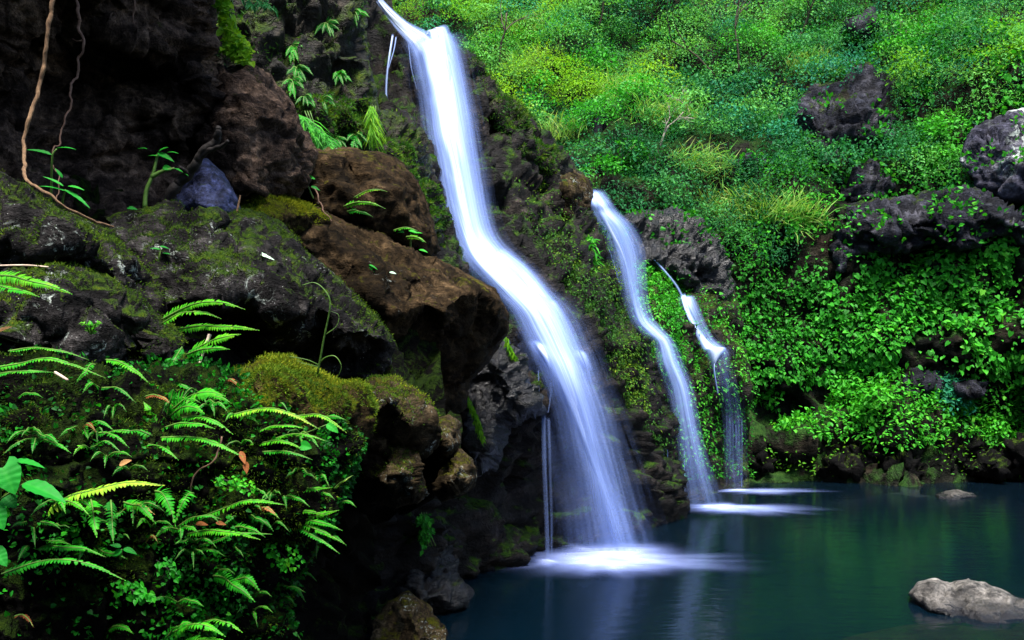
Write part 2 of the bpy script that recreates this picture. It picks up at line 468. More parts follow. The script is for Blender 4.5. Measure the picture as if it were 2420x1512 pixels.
def sample(key, n, mask=None, r=rng):
    s = SURF[key]; Fc = s['F']; W = s['W']
    ar = np.linalg.norm(np.cross(W[Fc[:, 1]] - W[Fc[:, 0]], W[Fc[:, 2]] - W[Fc[:, 0]]), axis=1)
    if mask is not None:
        cx = s['x'][Fc].mean(1); cyy = s['y'][Fc].mean(1)
        ar = ar * np.asarray(mask(cx, cyy, W[Fc].mean(1), s['N'][Fc].mean(1)), float)
    if ar.sum() <= 0: return None
    f = Fc[r.choice(len(Fc), n, p=ar / ar.sum())]
    a, b = r.random(n), r.random(n); k = a + b > 1; a[k], b[k] = 1 - a[k], 1 - b[k]; c = 1 - a - b
    mixv = lambda q: q[f[:, 0]] * (c[:, None] if q.ndim > 1 else c) + q[f[:, 1]] * (a[:, None] if q.ndim > 1 else a) + q[f[:, 2]] * (b[:, None] if q.ndim > 1 else b)
    return mixv(W), nrm(mixv(s['N'])), mixv(s['x']), mixv(s['y'])
def surf_at(key, x, y):
    s = SURF[key]; i = np.argmin((s['x'] - x) ** 2 + (s['y'] - y) ** 2)
    return s['W'][i].copy(), s['N'][i].copy()
UP = np.array([0, 0, 1.0])
def rnd3(n, r=rng): return nrm(r.normal(size=(n, 3)))
# ================================================================ materials of the place
M = {}
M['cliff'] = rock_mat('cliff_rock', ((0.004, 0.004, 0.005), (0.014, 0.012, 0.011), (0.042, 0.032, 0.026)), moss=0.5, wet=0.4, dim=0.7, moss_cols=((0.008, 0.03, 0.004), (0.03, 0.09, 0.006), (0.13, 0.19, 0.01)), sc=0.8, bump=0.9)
M['dark'] = rock_mat('dark_rock', ((0.012, 0.008, 0.006), (0.05, 0.033, 0.024), (0.14, 0.09, 0.06)), dim=1.35, moss=0.24, wet=0.15, sc=1.5, bump=1.0,
                     moss_cols=((0.012, 0.018, 0.004), (0.035, 0.05, 0.006), (0.12, 0.11, 0.012)))
M['brown'] = rock_mat('brown_rock', ((0.010, 0.007, 0.003), (0.042, 0.026, 0.012), (0.12, 0.076, 0.038)), moss=0.26, wet=0.08, sc=1.3, bump=0.8, lichen=0.4,
                      moss_cols=((0.02, 0.025, 0.004), (0.07, 0.075, 0.006), (0.2, 0.16, 0.012)))
M['mossy'] = rock_mat('mossy_rock', ((0.004, 0.004, 0.004), (0.018, 0.016, 0.016), (0.06, 0.054, 0.052)), moss=0.36, wet=0.15, dim=0.75, sc=1.9, bump=1.0, lichen=1.2, flecks=1.3, up=0.7)
M['moss'] = rock_mat('thick_moss', ((0.02, 0.014, 0.006), (0.045, 0.03, 0.012), (0.1, 0.07, 0.025)), moss=0.72, sc=2.6, bump=1.0, up=0.5,
                     moss_cols=((0.014, 0.024, 0.002), (0.085, 0.11, 0.004), (0.28, 0.26, 0.008)))
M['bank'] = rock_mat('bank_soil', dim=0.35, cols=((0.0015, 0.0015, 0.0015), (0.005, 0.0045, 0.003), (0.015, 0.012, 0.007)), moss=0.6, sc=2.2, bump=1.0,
                     moss_cols=((0.004, 0.009, 0.002), (0.018, 0.04, 0.004), (0.05, 0.08, 0.006)))  # soil and moss near black, shade between the ferns put into the colour
M['knob'] = rock_mat('knobby_rock', ((0.014, 0.01, 0.006), (0.06, 0.042, 0.022), (0.15, 0.11, 0.06)), moss=0.4, sc=2.4, bump=0.9, lichen=1.2,
                     moss_cols=((0.02, 0.024, 0.004), (0.07, 0.072, 0.006), (0.16, 0.14, 0.012)))
M['wet'] = rock_mat('wet_rock', ((0.002, 0.002, 0.003), (0.006, 0.006, 0.009), (0.022, 0.02, 0.022)), moss=0.22, wet=0.95, sc=1.2, bump=1.0)
M['slope'] = rock_mat('slope_rock', ((0.01, 0.01, 0.008), (0.035, 0.03, 0.02), (0.085, 0.066, 0.046)), moss=0.76, wet=0.5, dim=0.5, sc=0.7, bump=0.9, up=0.3,
                      moss_cols=((0.008, 0.02, 0.004), (0.04, 0.08, 0.008), (0.14, 0.17, 0.012)))
M['shore'] = rock_mat('shore_rock', ((0.001, 0.001, 0.001), (0.005, 0.004, 0.004), (0.024, 0.018, 0.016)), moss=0.36, wet=0.3, dim=0.25, sc=1.1, bump=1.0)  # dark rock, dimmed further: shade of the undercut put into its colour
M['grey'] = rock_mat('grey_strata', ((0.006, 0.007, 0.011), (0.026, 0.027, 0.038), (0.095, 0.09, 0.105)), moss=0.26, dim=0.8, wet=0.3, sc=0.55, bump=1.0, lichen=0.5)
M['slabgrey'] = rock_mat('smooth_grey_rock', ((0.014, 0.014, 0.024), (0.045, 0.044, 0.064), (0.11, 0.105, 0.125)), moss=0.1, dim=0.9, wet=0.25, sc=0.6, bump=0.7, lichen=2.0)
M['soil'] = rock_mat('hillside_soil', ((0.006, 0.008, 0.006), (0.022, 0.022, 0.016), (0.06, 0.045, 0.03)), moss=0.55, sc=0.4, bump=0.8,
                     moss_cols=((0.008, 0.022, 0.006), (0.025, 0.07, 0.014), (0.06, 0.12, 0.02)))
M['poolrock'] = rock_mat('pool_rock', ((0.03, 0.027, 0.024), (0.11, 0.1, 0.09), (0.26, 0.235, 0.21)), moss=0.0, wet=0.6, tide=0.13, dim=1.0, sc=1.3, bump=0.8, flecks=0.5)
M['blue'] = rock_mat('blue_rock', ((0.016, 0.02, 0.05), (0.04, 0.05, 0.13), (0.09, 0.11, 0.25)), moss=0.12, wet=0.5, sc=2.2, bump=0.7)

# ================================================================ pool
b = NB('pool_water')
tc = b.n('TexCoord').outputs['Object']
mp = b.n('Mapping', None, Vector=tc, Scale=(0.7, 1.6, 1)).outputs[0]
bp = b.n('Bump', None, Strength=0.22, Distance=0.05, Height=b.noise(mp, 2.2, 4, 0.6)).outputs[0]
deep = b.n('BsdfDiffuse', None, Color=(0.0008, 0.006, 0.012, 1))
clear = b.n('BsdfTransparent', None, Color=(0.3, 0.42, 0.5, 1))
body = b.n('MixShader', None, i0=0.4, i1=deep.outputs[0], i2=clear.outputs[0])
gl = b.n('BsdfGlossy', None, Roughness=0.11, Normal=bp)
fr = b.n('Fresnel', None, IOR=1.33, Normal=bp).outputs[0]
M['pool'] = b.out(b.n('MixShader', None, i0=fr, i1=body.outputs[0], i2=gl.outputs[0]).outputs[0])
tag(put('pool', [(-30, -8, 0), (40, -8, 0), (40, 34, 0), (-30, 34, 0)], [(0, 1, 2, 3)], M['pool'], smooth=False, origin=np.array([0, 12.0, 0])), kind='structure')
gx, gy = np.meshgrid(np.linspace(-30, 40, 90), np.linspace(-8, 34, 60))
bv = np.stack([gx.ravel(), gy.ravel(), np.full(gx.size, -1.5)], -1)
bv[:, 2] += 0.35 * fbm(bv * 0.4, 3, 4)
ix = np.arange(gx.size).reshape(gx.shape)
bf = np.stack([ix[:-1, :-1].ravel(), ix[:-1, 1:].ravel(), ix[1:, 1:].ravel(), ix[1:, :-1].ravel()], -1)
M['bed'] = plain_mat('pool_bed_gravel', (0.004, 0.006, 0.007), (0.02, 0.02, 0.018), 2.0)
tag(put('pool_bed', bv, bf, M['bed'], origin=np.array([0, 12.0, -1.5])), kind='structure')

# ================================================================ large terrain
# hillside across the pool, rising away from the far bank
hill_out = [(1380, 1210, 26.0), (1700, 1185, 26.0), (2000, 1180, 25.8), (2400, 1175, 25.6), (2900, 1185, 25.2), (3000, 900, 25), (2950, 500, 26), (2950, 100, 29), (2900, -300, 36),
            (2200, -420, 48), (1500, -420, 58), (900, -420, 60), (560, -300, 52), (600, 150, 40), (900, 420, 33), (1200, 700, 28.5), (1380, 1000, 27)]
hill_in = [(1780, 1130, 26.6), (2100, 1126, 26.5), (2400, 1122, 26.3),
           (1790, 1046, 26.3), (1900, 1044, 25.6), (2100, 1046, 25.4), (2400, 1046, 25.2), (2600, 1046, 25.0), (1790, 1074, 27.0), (1900, 1070, 27.0), (2100, 1072, 26.9), (2400, 1072, 26.7), (2600, 1072, 26.4),
           (1800, 985, 28.2), (1900, 985, 27.9), (1960, 975, 27.2), (2050, 985, 26.9), (2250, 985, 26.9), (2330, 985, 28.0), (2440, 985, 28.4),
           (1790, 930, 27.3), (1900, 925, 27.4), (2000, 930, 27.8), (2150, 915, 27.7), (2300, 915, 27.3), (2440, 900, 26.9),
           (1760, 830, 27.3), (1900, 800, 27.5), (2100, 800, 27.2), (2300, 800, 26.6), (2440, 780, 26.2),
           (1740, 680, 27.8), (1900, 660, 28.2), (2100, 660, 27.9), (2300, 650, 27.2), (2440, 600, 26.8),
           (1600, 600, 28.0), (1700, 540, 28.6), (1850, 540, 28.9), (2000, 560, 28.7), (2200, 600, 28.0),
           (1450, 440, 29.5), (1600, 440, 30.2), (1800, 430, 30.8), (1950, 430, 30.3), (2150, 430, 29.6), (2300, 400, 28.8),
           (1250, 250, 34), (1400, 300, 33), (1550, 300, 33.6), (1700, 300, 33.8), (1850, 330, 32.4), (2000, 280, 31.6), (2200, 250, 31.2), (2400, 200, 30.4),
           (1000, 60, 42), (1200, 100, 39.5), (1400, 120, 39), (1600, 130, 38.5), (1800, 130, 37.5), (2000, 120, 35.6), (2200, 100, 34.2), (2400, 60, 32.8),
           (1000, -120, 48), (1400, -120, 46), (1800, -120, 44), (2200, -120, 39)]
relief('hillside', hill_out, hill_in, res=13, mat=M['soil'], sheet=True, facet=0.0, amp=0.42, freq=0.55, crack=0.25, seed=3, kind='structure', smooth=4, fine=0.05, lump=0.9)

# cliff that carries the waterfalls, running away along the left side of the pool
cliff_out = [(500, -600, 16), (860, -600, 24), (880, -120, 22.6), (900, 0, 21.2), (935, 55, 20.3), (1000, 82, 19.7), (1070, 92, 19.7), (1120, 130, 19.9), (1150, 190, 20.1),
             (1190, 228, 20.3), (1240, 268, 20.6), (1300, 332, 21), (1345, 380, 21.3), (1400, 440, 21.6), (1402, 500, 21.5), (1438, 560, 21.3), (1470, 640, 21.2), (1498, 740, 21),
             (1548, 800, 20.8), (1562, 870, 20.6), (1588, 930, 20.6), (1608, 1050, 20.4), (1628, 1215, 20.0), (1640, 1290, 19.9), (1500, 1340, 17.5), (1290, 1420, 15.1),
             (1120, 1470, 13.8), (1010, 1640, 10.4), (800, 1700, 10.2), (640, 1500, 10), (560, 1200, 10.2), (500, 900, 10.4), (480, 500, 11), (470, 100, 12.5)]
cliff_in = [(930, 130, 20.0), (905, 200, 19.2), (960, 240, 18.9), (1010, 150, 19.25), (1055, 300, 18.35), (1085, 430, 17.75), (1110, 540, 17.25), (1160, 630, 16.7), (1240, 710, 16.2),
            (1290, 790, 15.85), (1330, 870, 15.6), (1350, 920, 15.6), (1340, 1010, 16.5), (1400, 1150, 17.0), (1430, 1290, 16.5), (1300, 1150, 16.0), (1290, 1300, 15.4),
            (1110, 160, 19.3), (1140, 270, 18.9), (1165, 400, 18.2), (1250, 500, 18.3), (1350, 610, 18.5), (1300, 650, 17.5), (1400, 700, 18.0), (1450, 800, 17.8), (1410, 850, 16.9),
            (1485, 900, 18.0), (1455, 985, 16.9), (1530, 1000, 18.3), (1545, 1150, 18.2), (1480, 1100, 17.3), (1560, 1210, 18.3), (1500, 1250, 17.6),
            (1040, 500, 16.7), (1000, 350, 17.2), (950, 300, 17.3), (1090, 640, 15.9), (1180, 760, 15.3), (1240, 880, 14.9), (1275, 960, 14.7), (1200, 1050, 14.7), (1150, 1150, 14.3),
            (1240, 1250, 15.1), (1180, 1330, 14.0), (1050, 1100, 13.0), (1080, 1300, 13.0), (985, 1250, 12.0), (950, 1050, 11.8), (880, 1300, 11.3), (930, 1450, 10.9), (1000, 950, 12.2)]
FALL_PATH = spline([(960, 80), (1040, 120), (1055, 250), (1085, 400), (1110, 540), (1165, 620), (1240, 700), (1300, 790), (1340, 880), (1370, 960)], 60)
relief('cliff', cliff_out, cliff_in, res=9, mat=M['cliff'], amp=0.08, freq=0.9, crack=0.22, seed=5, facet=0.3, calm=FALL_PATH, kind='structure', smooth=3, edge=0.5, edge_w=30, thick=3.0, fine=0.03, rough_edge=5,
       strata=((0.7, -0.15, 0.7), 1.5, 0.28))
# the further cliff under the second and third falls
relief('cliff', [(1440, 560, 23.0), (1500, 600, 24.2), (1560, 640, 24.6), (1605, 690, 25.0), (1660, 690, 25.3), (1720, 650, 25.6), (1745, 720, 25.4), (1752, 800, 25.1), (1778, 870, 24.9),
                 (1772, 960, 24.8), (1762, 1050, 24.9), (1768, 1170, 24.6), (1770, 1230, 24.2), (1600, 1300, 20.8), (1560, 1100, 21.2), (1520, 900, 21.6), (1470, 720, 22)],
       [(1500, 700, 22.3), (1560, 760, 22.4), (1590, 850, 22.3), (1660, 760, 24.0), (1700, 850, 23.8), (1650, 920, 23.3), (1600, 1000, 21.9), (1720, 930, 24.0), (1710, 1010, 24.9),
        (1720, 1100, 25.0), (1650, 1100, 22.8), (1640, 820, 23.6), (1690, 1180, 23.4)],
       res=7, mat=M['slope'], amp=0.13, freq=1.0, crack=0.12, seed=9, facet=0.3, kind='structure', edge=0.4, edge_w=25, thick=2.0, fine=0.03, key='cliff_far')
# bank of soil and rock behind the near boulders
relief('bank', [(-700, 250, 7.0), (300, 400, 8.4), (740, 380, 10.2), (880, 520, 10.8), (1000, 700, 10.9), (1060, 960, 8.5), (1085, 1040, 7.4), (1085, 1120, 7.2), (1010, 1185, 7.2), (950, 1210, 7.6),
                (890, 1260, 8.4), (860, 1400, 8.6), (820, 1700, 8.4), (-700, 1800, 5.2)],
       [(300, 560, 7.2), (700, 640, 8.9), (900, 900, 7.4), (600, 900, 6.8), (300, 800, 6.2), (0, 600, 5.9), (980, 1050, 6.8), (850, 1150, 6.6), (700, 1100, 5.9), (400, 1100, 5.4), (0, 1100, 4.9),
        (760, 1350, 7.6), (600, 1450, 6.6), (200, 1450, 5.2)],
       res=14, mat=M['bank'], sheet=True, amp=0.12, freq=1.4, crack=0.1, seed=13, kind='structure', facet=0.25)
# unseen wall added behind the viewpoint to cut low light and darken reflections
a = np.linspace(R(95), R(275), 40) + R(90); zz = np.linspace(-2, 11, 14)
aa, z2 = np.meshgrid(a, zz)
gv = np.stack([13.5 * np.cos(aa).ravel() * 1.25 + 4.5, -3 + 13.5 * np.sin(aa).ravel(), z2.ravel()], -1)
gv += rnd3(len(gv)) * 0.6 + 0.0
ix = np.arange(aa.size).reshape(aa.shape)
gf = np.stack([ix[:-1, :-1].ravel(), ix[:-1, 1:].ravel(), ix[1:, 1:].ravel(), ix[1:, :-1].ravel()], -1)
tag(put('added_shade_wall', gv, gf, M['soil'], origin=np.array([0, -10.0, 0])), kind='structure')

# ================================================================ near cliffs and boulders
relief('rock_wall', [(-1300, -1300, 3.6), (700, -1300, 5.6), (600, -500, 8.0), (560, -60, 8.7), (522, 60, 8.6), (508, 150, 8.4), (522, 240, 8.3), (485, 330, 8.1), (472, 420, 8.0), (460, 540, 7.7), (300, 590, 7.1),  # rock above the frame added, leaning forward to shade the left foreground
                     (100, 560, 6.6), (-900, 560, 5.2), (-1300, 300, 4.6)],
       [(200, 40, 7.0), (330, 105, 7.25), (440, 60, 7.8), (430, 130, 7.7), (350, 175, 8.0), (250, 130, 7.7), (100, 200, 7.3), (410, 200, 7.95), (440, 270, 7.75), (485, 200, 7.75), (250, 350, 7.5), (150, 400, 7.2),
        (350, 420, 7.9), (50, 250, 6.9), (120, 90, 6.9), (0, 100, 6.6), (200, -150, 6.5), (400, -200, 7.3), (-300, -200, 5.8), (-400, 200, 6.0), (0, -600, 5.0), (400, -600, 6.2), (180, 250, 7.5), (300, 270, 7.7)],
       res=7, mat=M['dark'], amp=0.09, freq=1.5, crack=0.09, seed=21, facet=0.22, edge=0.5, edge_w=60, thick=2.0, fine=0.016, strata=((0.55, -0.2, 0.8), 3.0, 0.09),
       label='huge dark overhanging rock wall at upper left behind the hanging vine', cat='rock wall')
relief('rock_slab', [(500, 150, 8.5), (540, 165, 8.6), (590, 153, 8.8), (640, 178, 8.9), (690, 250, 9.0), (728, 320, 9.1), (744, 360, 9.1), (738, 420, 9.0), (705, 468, 8.8), (620, 492, 8.2), (540, 510, 7.9),
                     (470, 430, 8.0), (480, 320, 8.2), (505, 230, 8.4)],
       [(600, 250, 8.0), (560, 340, 7.75), (650, 370, 8.05), (600, 430, 7.7), (690, 330, 8.45), (630, 450, 8.0), (660, 455, 8.35)],
       res=6, mat=M['dark'], amp=0.07, freq=1.8, crack=0.05, seed=22, edge=0.35, edge_w=40, thick=1.2, fine=0.014, strata=((0.6, -0.1, 0.7), 3.5, 0.06),
       label='dark rounded rock slab with a sharp crest, just right of the forked dead branch', cat='rock')
relief('rock_block', [(480, -620, 14.5), (870, -600, 18), (890, -100, 16), (866, 15, 15.2), (874, 60, 14.8), (880, 150, 14.5), (890, 260, 14.2), (884, 350, 13.8), (895, 390, 13.5), (720, 410, 12.8), (500, 420, 12.4), (330, 300, 12.4), (300, -600, 13.5)],
       [(760, 100, 13.4), (820, 140, 13.7), (700, 200, 12.9), (780, 290, 12.8), (850, 230, 13.6), (650, 120, 13.0), (700, 40, 13.4), (800, 190, 13.9), (760, 180, 13.4), (830, 60, 14.0), (740, -100, 13.8), (800, 340, 13.0)],
       res=7, mat=M['slope'], amp=0.16, freq=1.1, crack=0.12, seed=23, facet=0.3, edge=0.4, edge_w=30, thick=2.5, fine=0.022,
       label='tall mossy rock block hung with small ferns, left of the waterfall top', cat='rock')
relief('rock_ledge', [(880, 262, 15.0), (915, 272, 15.8), (955, 288, 16.4), (998, 312, 16.9), (1012, 355, 16.9), (1035, 430, 16.8), (1052, 510, 16.6), (1066, 590, 16.3), (1048, 618, 15.6), (1000, 560, 14.6), (950, 440, 14.2), (870, 380, 13.9)],
       [(930, 320, 14.9), (975, 350, 15.5), (1000, 430, 15.6), (1020, 520, 15.6), (920, 350, 14.4), (960, 400, 14.9)],
       res=6, mat=M['slope'], amp=0.14, freq=1.4, crack=0.08, seed=24, facet=0.3, edge=0.3, edge_w=22, thick=1.4, fine=0.02,
       label='wet mossy rock ledge hugging the left edge of the main waterfall', cat='rock')
relief('boulder', [(728, 352, 10.0), (800, 346, 10.4), (890, 360, 10.8), (940, 376, 11.0), (972, 412, 11.1), (1000, 470, 11.1), (1030, 535, 11.0), (1042, 592, 10.9), (1010, 612, 10.5), (960, 590, 10.2), (900, 560, 9.9),
                   (830, 545, 9.7), (750, 510, 9.4), (720, 430, 9.5)],
       [(850, 395, 9.9), (780, 385, 9.75), (900, 430, 9.75), (945, 500, 9.85), (800, 430, 9.5), (850, 480, 9.6), (990, 540, 10.2), (760, 420, 9.6), (830, 410, 9.95)],
       res=6, mat=M['brown'], amp=0.09, freq=1.5, crack=0.03, seed=25, facet=0.06, edge=0.3, edge_w=28, thick=1.3, fine=0.014,
       label='reddish brown boulder with a flat pale top below the mossy rock block', cat='boulder')
relief('boulder', [(590, 470, 8.7), (700, 470, 9.0), (780, 505, 9.4), (900, 548, 9.8), (960, 582, 10.1), (1035, 604, 10.6), (1090, 638, 10.9), (1125, 660, 11.0), (1172, 684, 11.2), (1205, 738, 11.3), (1200, 792, 11.2),
                   (1162, 852, 11.0), (1112, 902, 10.8), (1102, 960, 10.6), (1062, 988, 10.4), (990, 962, 10.0), (930, 910, 9.5), (880, 830, 9.0), (800, 700, 8.6), (680, 560, 8.2)],
       [(760, 560, 8.5), (850, 610, 8.7), (950, 645, 9.0), (1050, 672, 9.6), (900, 700, 8.45), (860, 690, 8.4), (930, 742, 8.45), (1000, 712, 8.9), (1030, 690, 9.35), (1045, 738, 8.95), (1100, 690, 9.5),
        (1155, 696, 10.1), (1180, 750, 10.2), (940, 800, 9.1), (950, 850, 9.4), (1040, 800, 9.6), (1050, 860, 9.9), (1120, 800, 10.2), (1130, 850, 10.4), (1000, 920, 9.85), (990, 690, 9.3), (1020, 655, 9.5)],
       res=6, mat=M['brown'], amp=0.055, freq=1.4, crack=0.05, seed=26, facet=0.1, edge=0.3, edge_w=22, thick=1.6, fine=0.013, smooth=2,
       label='massive brown angular boulder overhanging in dark shade beside the main waterfall', cat='boulder', key='boulder_mid')
relief('rock', [(1098, 890, 12.6), (1140, 852, 12.8), (1190, 798, 13.2), (1216, 828, 13.4), (1250, 880, 13.6), (1276, 950, 13.8), (1284, 972, 13.8), (1240, 992, 13.7), (1200, 1012, 13.4), (1194, 1060, 13.2), (1164, 1112, 13.0), (1115, 1125, 12.7), (1090, 1000, 12.4)],
       [(1180, 870, 12.5), (1215, 935, 12.6), (1130, 915, 12.9), (1145, 950, 12.7), (1150, 1040, 12.2), (1190, 965, 12.7), (1250, 955, 13.0), (1120, 1060, 12.1)],
       res=5, mat=M['wet'], amp=0.11, freq=1.9, crack=0.09, seed=27, facet=0.3, edge=0.35, edge_w=22, thick=1.6, fine=0.02,
       label='small black wet rock jutting out under the brown overhang by the falling water', cat='rock')
relief('boulder', [(236, 508, 6.0), (330, 490, 6.3), (420, 486, 6.4), (455, 506, 6.5), (520, 498, 6.6), (620, 507, 6.8), (680, 538, 6.9), (760, 628, 6.8), (850, 708, 6.7), (905, 768, 6.6), (934, 812, 6.6), (922, 872, 6.5), (892, 908, 6.4),
                   (760, 910, 6.1), (560, 900, 5.8), (430, 850, 5.4), (360, 730, 5.3), (290, 600, 5.6)],
       [(480, 560, 5.7), (452, 526, 6.2), (520, 548, 6.45), (600, 556, 6.5), (560, 588, 6.05), (575, 604, 5.75), (560, 630, 5.55), (690, 636, 6.1), (700, 672, 5.62), (860, 780, 5.95), (500, 690, 5.3), (650, 740, 5.4), (800, 800, 5.75), (450, 620, 5.45),
        (380, 560, 5.6), (780, 730, 5.8), (620, 680, 5.45), (480, 770, 5.55), (600, 820, 5.95), (760, 850, 6.3), (860, 850, 6.45)],
       res=5.5, mat=M['mossy'], amp=0.055, freq=1.7, crack=0.045, seed=28, facet=0.14, ffreq=1.3, edge=0.22, edge_w=28, thick=1.3, fine=0.012,
       label='long dark moss-flecked boulder with one pale fallen leaf on it', cat='boulder', key='boulder_long')
relief('boulder', [(-500, 330, 5.0), (0, 400, 5.15), (60, 428, 5.2), (130, 478, 5.25), (200, 522, 5.35), (262, 546, 5.45), (322, 602, 5.4), (376, 690, 5.35), (388, 748, 5.25), (300, 775, 5.0), (100, 720, 4.7), (-500, 720, 4.4)],
       [(50, 480, 4.8), (150, 545, 4.7), (250, 610, 4.8), (0, 545, 4.5), (100, 600, 4.5), (120, 660, 4.8), (230, 690, 5.05), (300, 700, 5.1), (0, 630, 4.65), (-200, 500, 4.5)],
       res=5.5, mat=M['mossy'], amp=0.055, freq=1.8, crack=0.045, seed=29, facet=0.14, ffreq=1.3, edge=0.25, edge_w=35, thick=1.2, fine=0.012,
       label='moss-covered boulder at the left edge where the long vine comes down', cat='boulder', key='boulder_left')
relief('boulder', [(-500, 640, 4.3), (50, 655, 4.45), (120, 638, 4.55), (220, 642, 4.7), (320, 692, 4.8), (380, 745, 4.85), (432, 790, 4.85), (438, 850, 4.8), (412, 915, 4.7), (250, 920, 4.4), (0, 880, 4.1), (-500, 880, 3.9)],
       [(150, 685, 4.3), (280, 728, 4.38), (320, 748, 4.3), (340, 772, 4.6), (370, 820, 4.5), (200, 775, 4.15), (260, 790, 4.35), (50, 750, 4.05), (230, 860, 4.4), (330, 870, 4.65), (100, 850, 4.2), (-200, 760, 4.0)],
       res=5, mat=M['mossy'], amp=0.045, freq=2.0, crack=0.045, seed=30, facet=0.14, ffreq=1.3, edge=0.2, edge_w=28, thick=1.0, fine=0.01,
       label='lichen-spotted grey boulder above the ferns at the left', cat='boulder', key='boulder_low')
relief('stone', [(398, 498, 6.9), (440, 430, 7.0), (462, 385, 7.05), (490, 375, 7.1), (525, 410, 7.1), (560, 462, 7.1), (572, 505, 7.0), (480, 525, 6.7)],
       [(490, 430, 6.65), (460, 470, 6.55), (530, 470, 6.7), (490, 495, 6.45)], res=4.5, mat=M['blue'], amp=0.03, freq=2.5, crack=0.02, seed=31, edge=0.15, edge_w=18, thick=0.4, fine=0.008,
       label='small bluish grey wedge stone behind the dead branch', cat='stone')
relief('rock', [(560, 470, 8.3), (640, 455, 8.5), (700, 470, 8.7), (760, 500, 8.9), (780, 530, 8.9), (700, 560, 8.3), (600, 530, 7.9), (540, 510, 7.8)], [(640, 490, 8.0), (700, 510, 8.1), (620, 515, 7.7)],
       res=5, mat=M['moss'], amp=0.04, freq=2.2, seed=32, edge=0.15, edge_w=20, thick=0.5, label='low rock shelf topped with ochre moss between slab and long boulder', cat='rock', key='rock_shelf')
relief('boulder', [(500, 920, 4.35), (562, 872, 4.6), (628, 842, 4.8), (690, 846, 4.9), (750, 884, 4.95), (800, 908, 5.0), (862, 916, 5.1), (880, 960, 5.1), (870, 1030, 5.0), (800, 1070, 4.8), (650, 1060, 4.4), (520, 1000, 4.2)],
       [(640, 885, 4.45), (700, 925, 4.4), (800, 960, 4.65), (620, 960, 4.15), (700, 1000, 4.3), (770, 920, 4.75)], res=4.5, mat=M['moss'], amp=0.05, freq=2.6, seed=33, facet=0.08, edge=0.16, edge_w=35, thick=0.8, fine=0.012,
       label='rounded boulder cushioned in yellow-green moss above the foreground ferns', cat='boulder', key='boulder_moss')
relief('rock', [(836, 930, 5.7), (880, 897, 5.9), (930, 889, 6.0), (976, 914, 6.1), (1002, 945, 6.15), (1025, 986, 6.15), (1020, 1044, 6.1), (990, 1078, 6.05), (1002, 1138, 6.0), (1012, 1166, 6.0), (986, 1190, 5.95), (940, 1206, 5.9),
                (870, 1190, 5.8), (820, 1130, 5.6), (800, 1020, 5.4)],
       [(920, 950, 5.3), (970, 1000, 5.5), (945, 1045, 5.85), (905, 1075, 5.6), (952, 1105, 5.25), (930, 1160, 5.35), (880, 1130, 5.5), (860, 990, 5.2), (985, 1030, 5.7), (900, 1020, 5.6), (975, 1160, 5.5)],
       res=4.5, mat=M['knob'], amp=0.06, freq=2.6, crack=0.02, seed=34, edge=0.2, edge_w=20, thick=0.9, fine=0.012, smooth=2,
       label='knobbly brown rock with a turquoise lichen patch overhanging the dark hollow', cat='rock', key='rock_knob')
relief('stone', [(1006, 1040, 6.5), (1020, 992, 6.6), (1056, 977, 6.65), (1086, 1002, 6.65), (1094, 1046, 6.6), (1068, 1092, 6.55), (1030, 1104, 6.5)], [(1048, 1030, 6.05), (1060, 1060, 6.1)],
       res=4.5, mat=M['knob'], amp=0.03, freq=2.5, seed=35, edge=0.25, edge_w=30, thick=0.6, fine=0.01, label='round mossy stone tucked behind the knobbly rock', cat='stone', key='stone_round')
relief('stone', [(1024, 1160, 6.3), (1034, 1112, 6.4), (1060, 1086, 6.45), (1082, 1060, 6.5), (1092, 1066, 6.5), (1118, 1086, 6.5), (1128, 1124, 6.45), (1122, 1152, 6.4), (1090, 1176, 6.3), (1046, 1182, 6.25)],
       [(1075, 1120, 5.95), (1085, 1100, 6.05), (1060, 1150, 5.95)], res=4.5, mat=M['knob'], amp=0.03, freq=2.5, crack=0.02, seed=36, edge=0.22, edge_w=26, thick=0.6, fine=0.01,
       label='pale brown bulbous stone hanging lowest over the hollow, under the round one', cat='stone', key='stone_bulb')
# wet rocks at the foot of the near bank
relief('rock', [(930, 1340, 12.0), (958, 1230, 12.4), (1005, 1195, 12.6), (1040, 1250, 12.7), (1070, 1320, 12.6), (1098, 1380, 12.4), (1118, 1404, 12.2), (1112, 1436, 11.9), (1060, 1470, 11.4), (990, 1480, 11.2), (940, 1420, 11.5)],
       [(1000, 1280, 11.9), (1030, 1350, 11.6), (1070, 1400, 11.4), (1000, 1420, 11.0), (970, 1350, 11.5)], res=5, mat=M['wet'], amp=0.12, freq=1.7, crack=0.1, seed=37, facet=0.25, edge=0.4, edge_w=25, thick=1.2,
       label='dark wet rock sloping down to the water at the near bank', cat='rock', key='rock_wet')
relief('boulder', [(880, 1470, 10.4), (915, 1420, 10.6), (965, 1398, 10.7), (1010, 1424, 10.7), (1048, 1474, 10.5), (1066, 1530, 10.2), (1070, 1640, 9.8), (860, 1660, 9.6)],
       [(960, 1440, 10.0), (1000, 1490, 9.9), (930, 1500, 9.9), (980, 1560, 9.6)], res=5, mat=M['knob'], amp=0.09, freq=1.8, crack=0.05, seed=38, edge=0.35, edge_w=35, thick=1.2,
       label='brown wet boulder in the shallows at the bottom edge, left of the pool', cat='boulder', key='boulder_shallow')
relief('stone', [(1118, 1345, 14.2), (1140, 1336, 14.3), (1170, 1342, 14.3), (1185, 1356, 14.1), (1160, 1368, 13.8), (1125, 1366, 13.8)], [(1150, 1350, 13.9)], res=4, mat=M['wet'], amp=0.04, freq=2.5, seed=39, edge=0.15,
       edge_w=10, thick=0.3, label='small wet stone at the waterline left of the splash', cat='stone', key='stone_small')
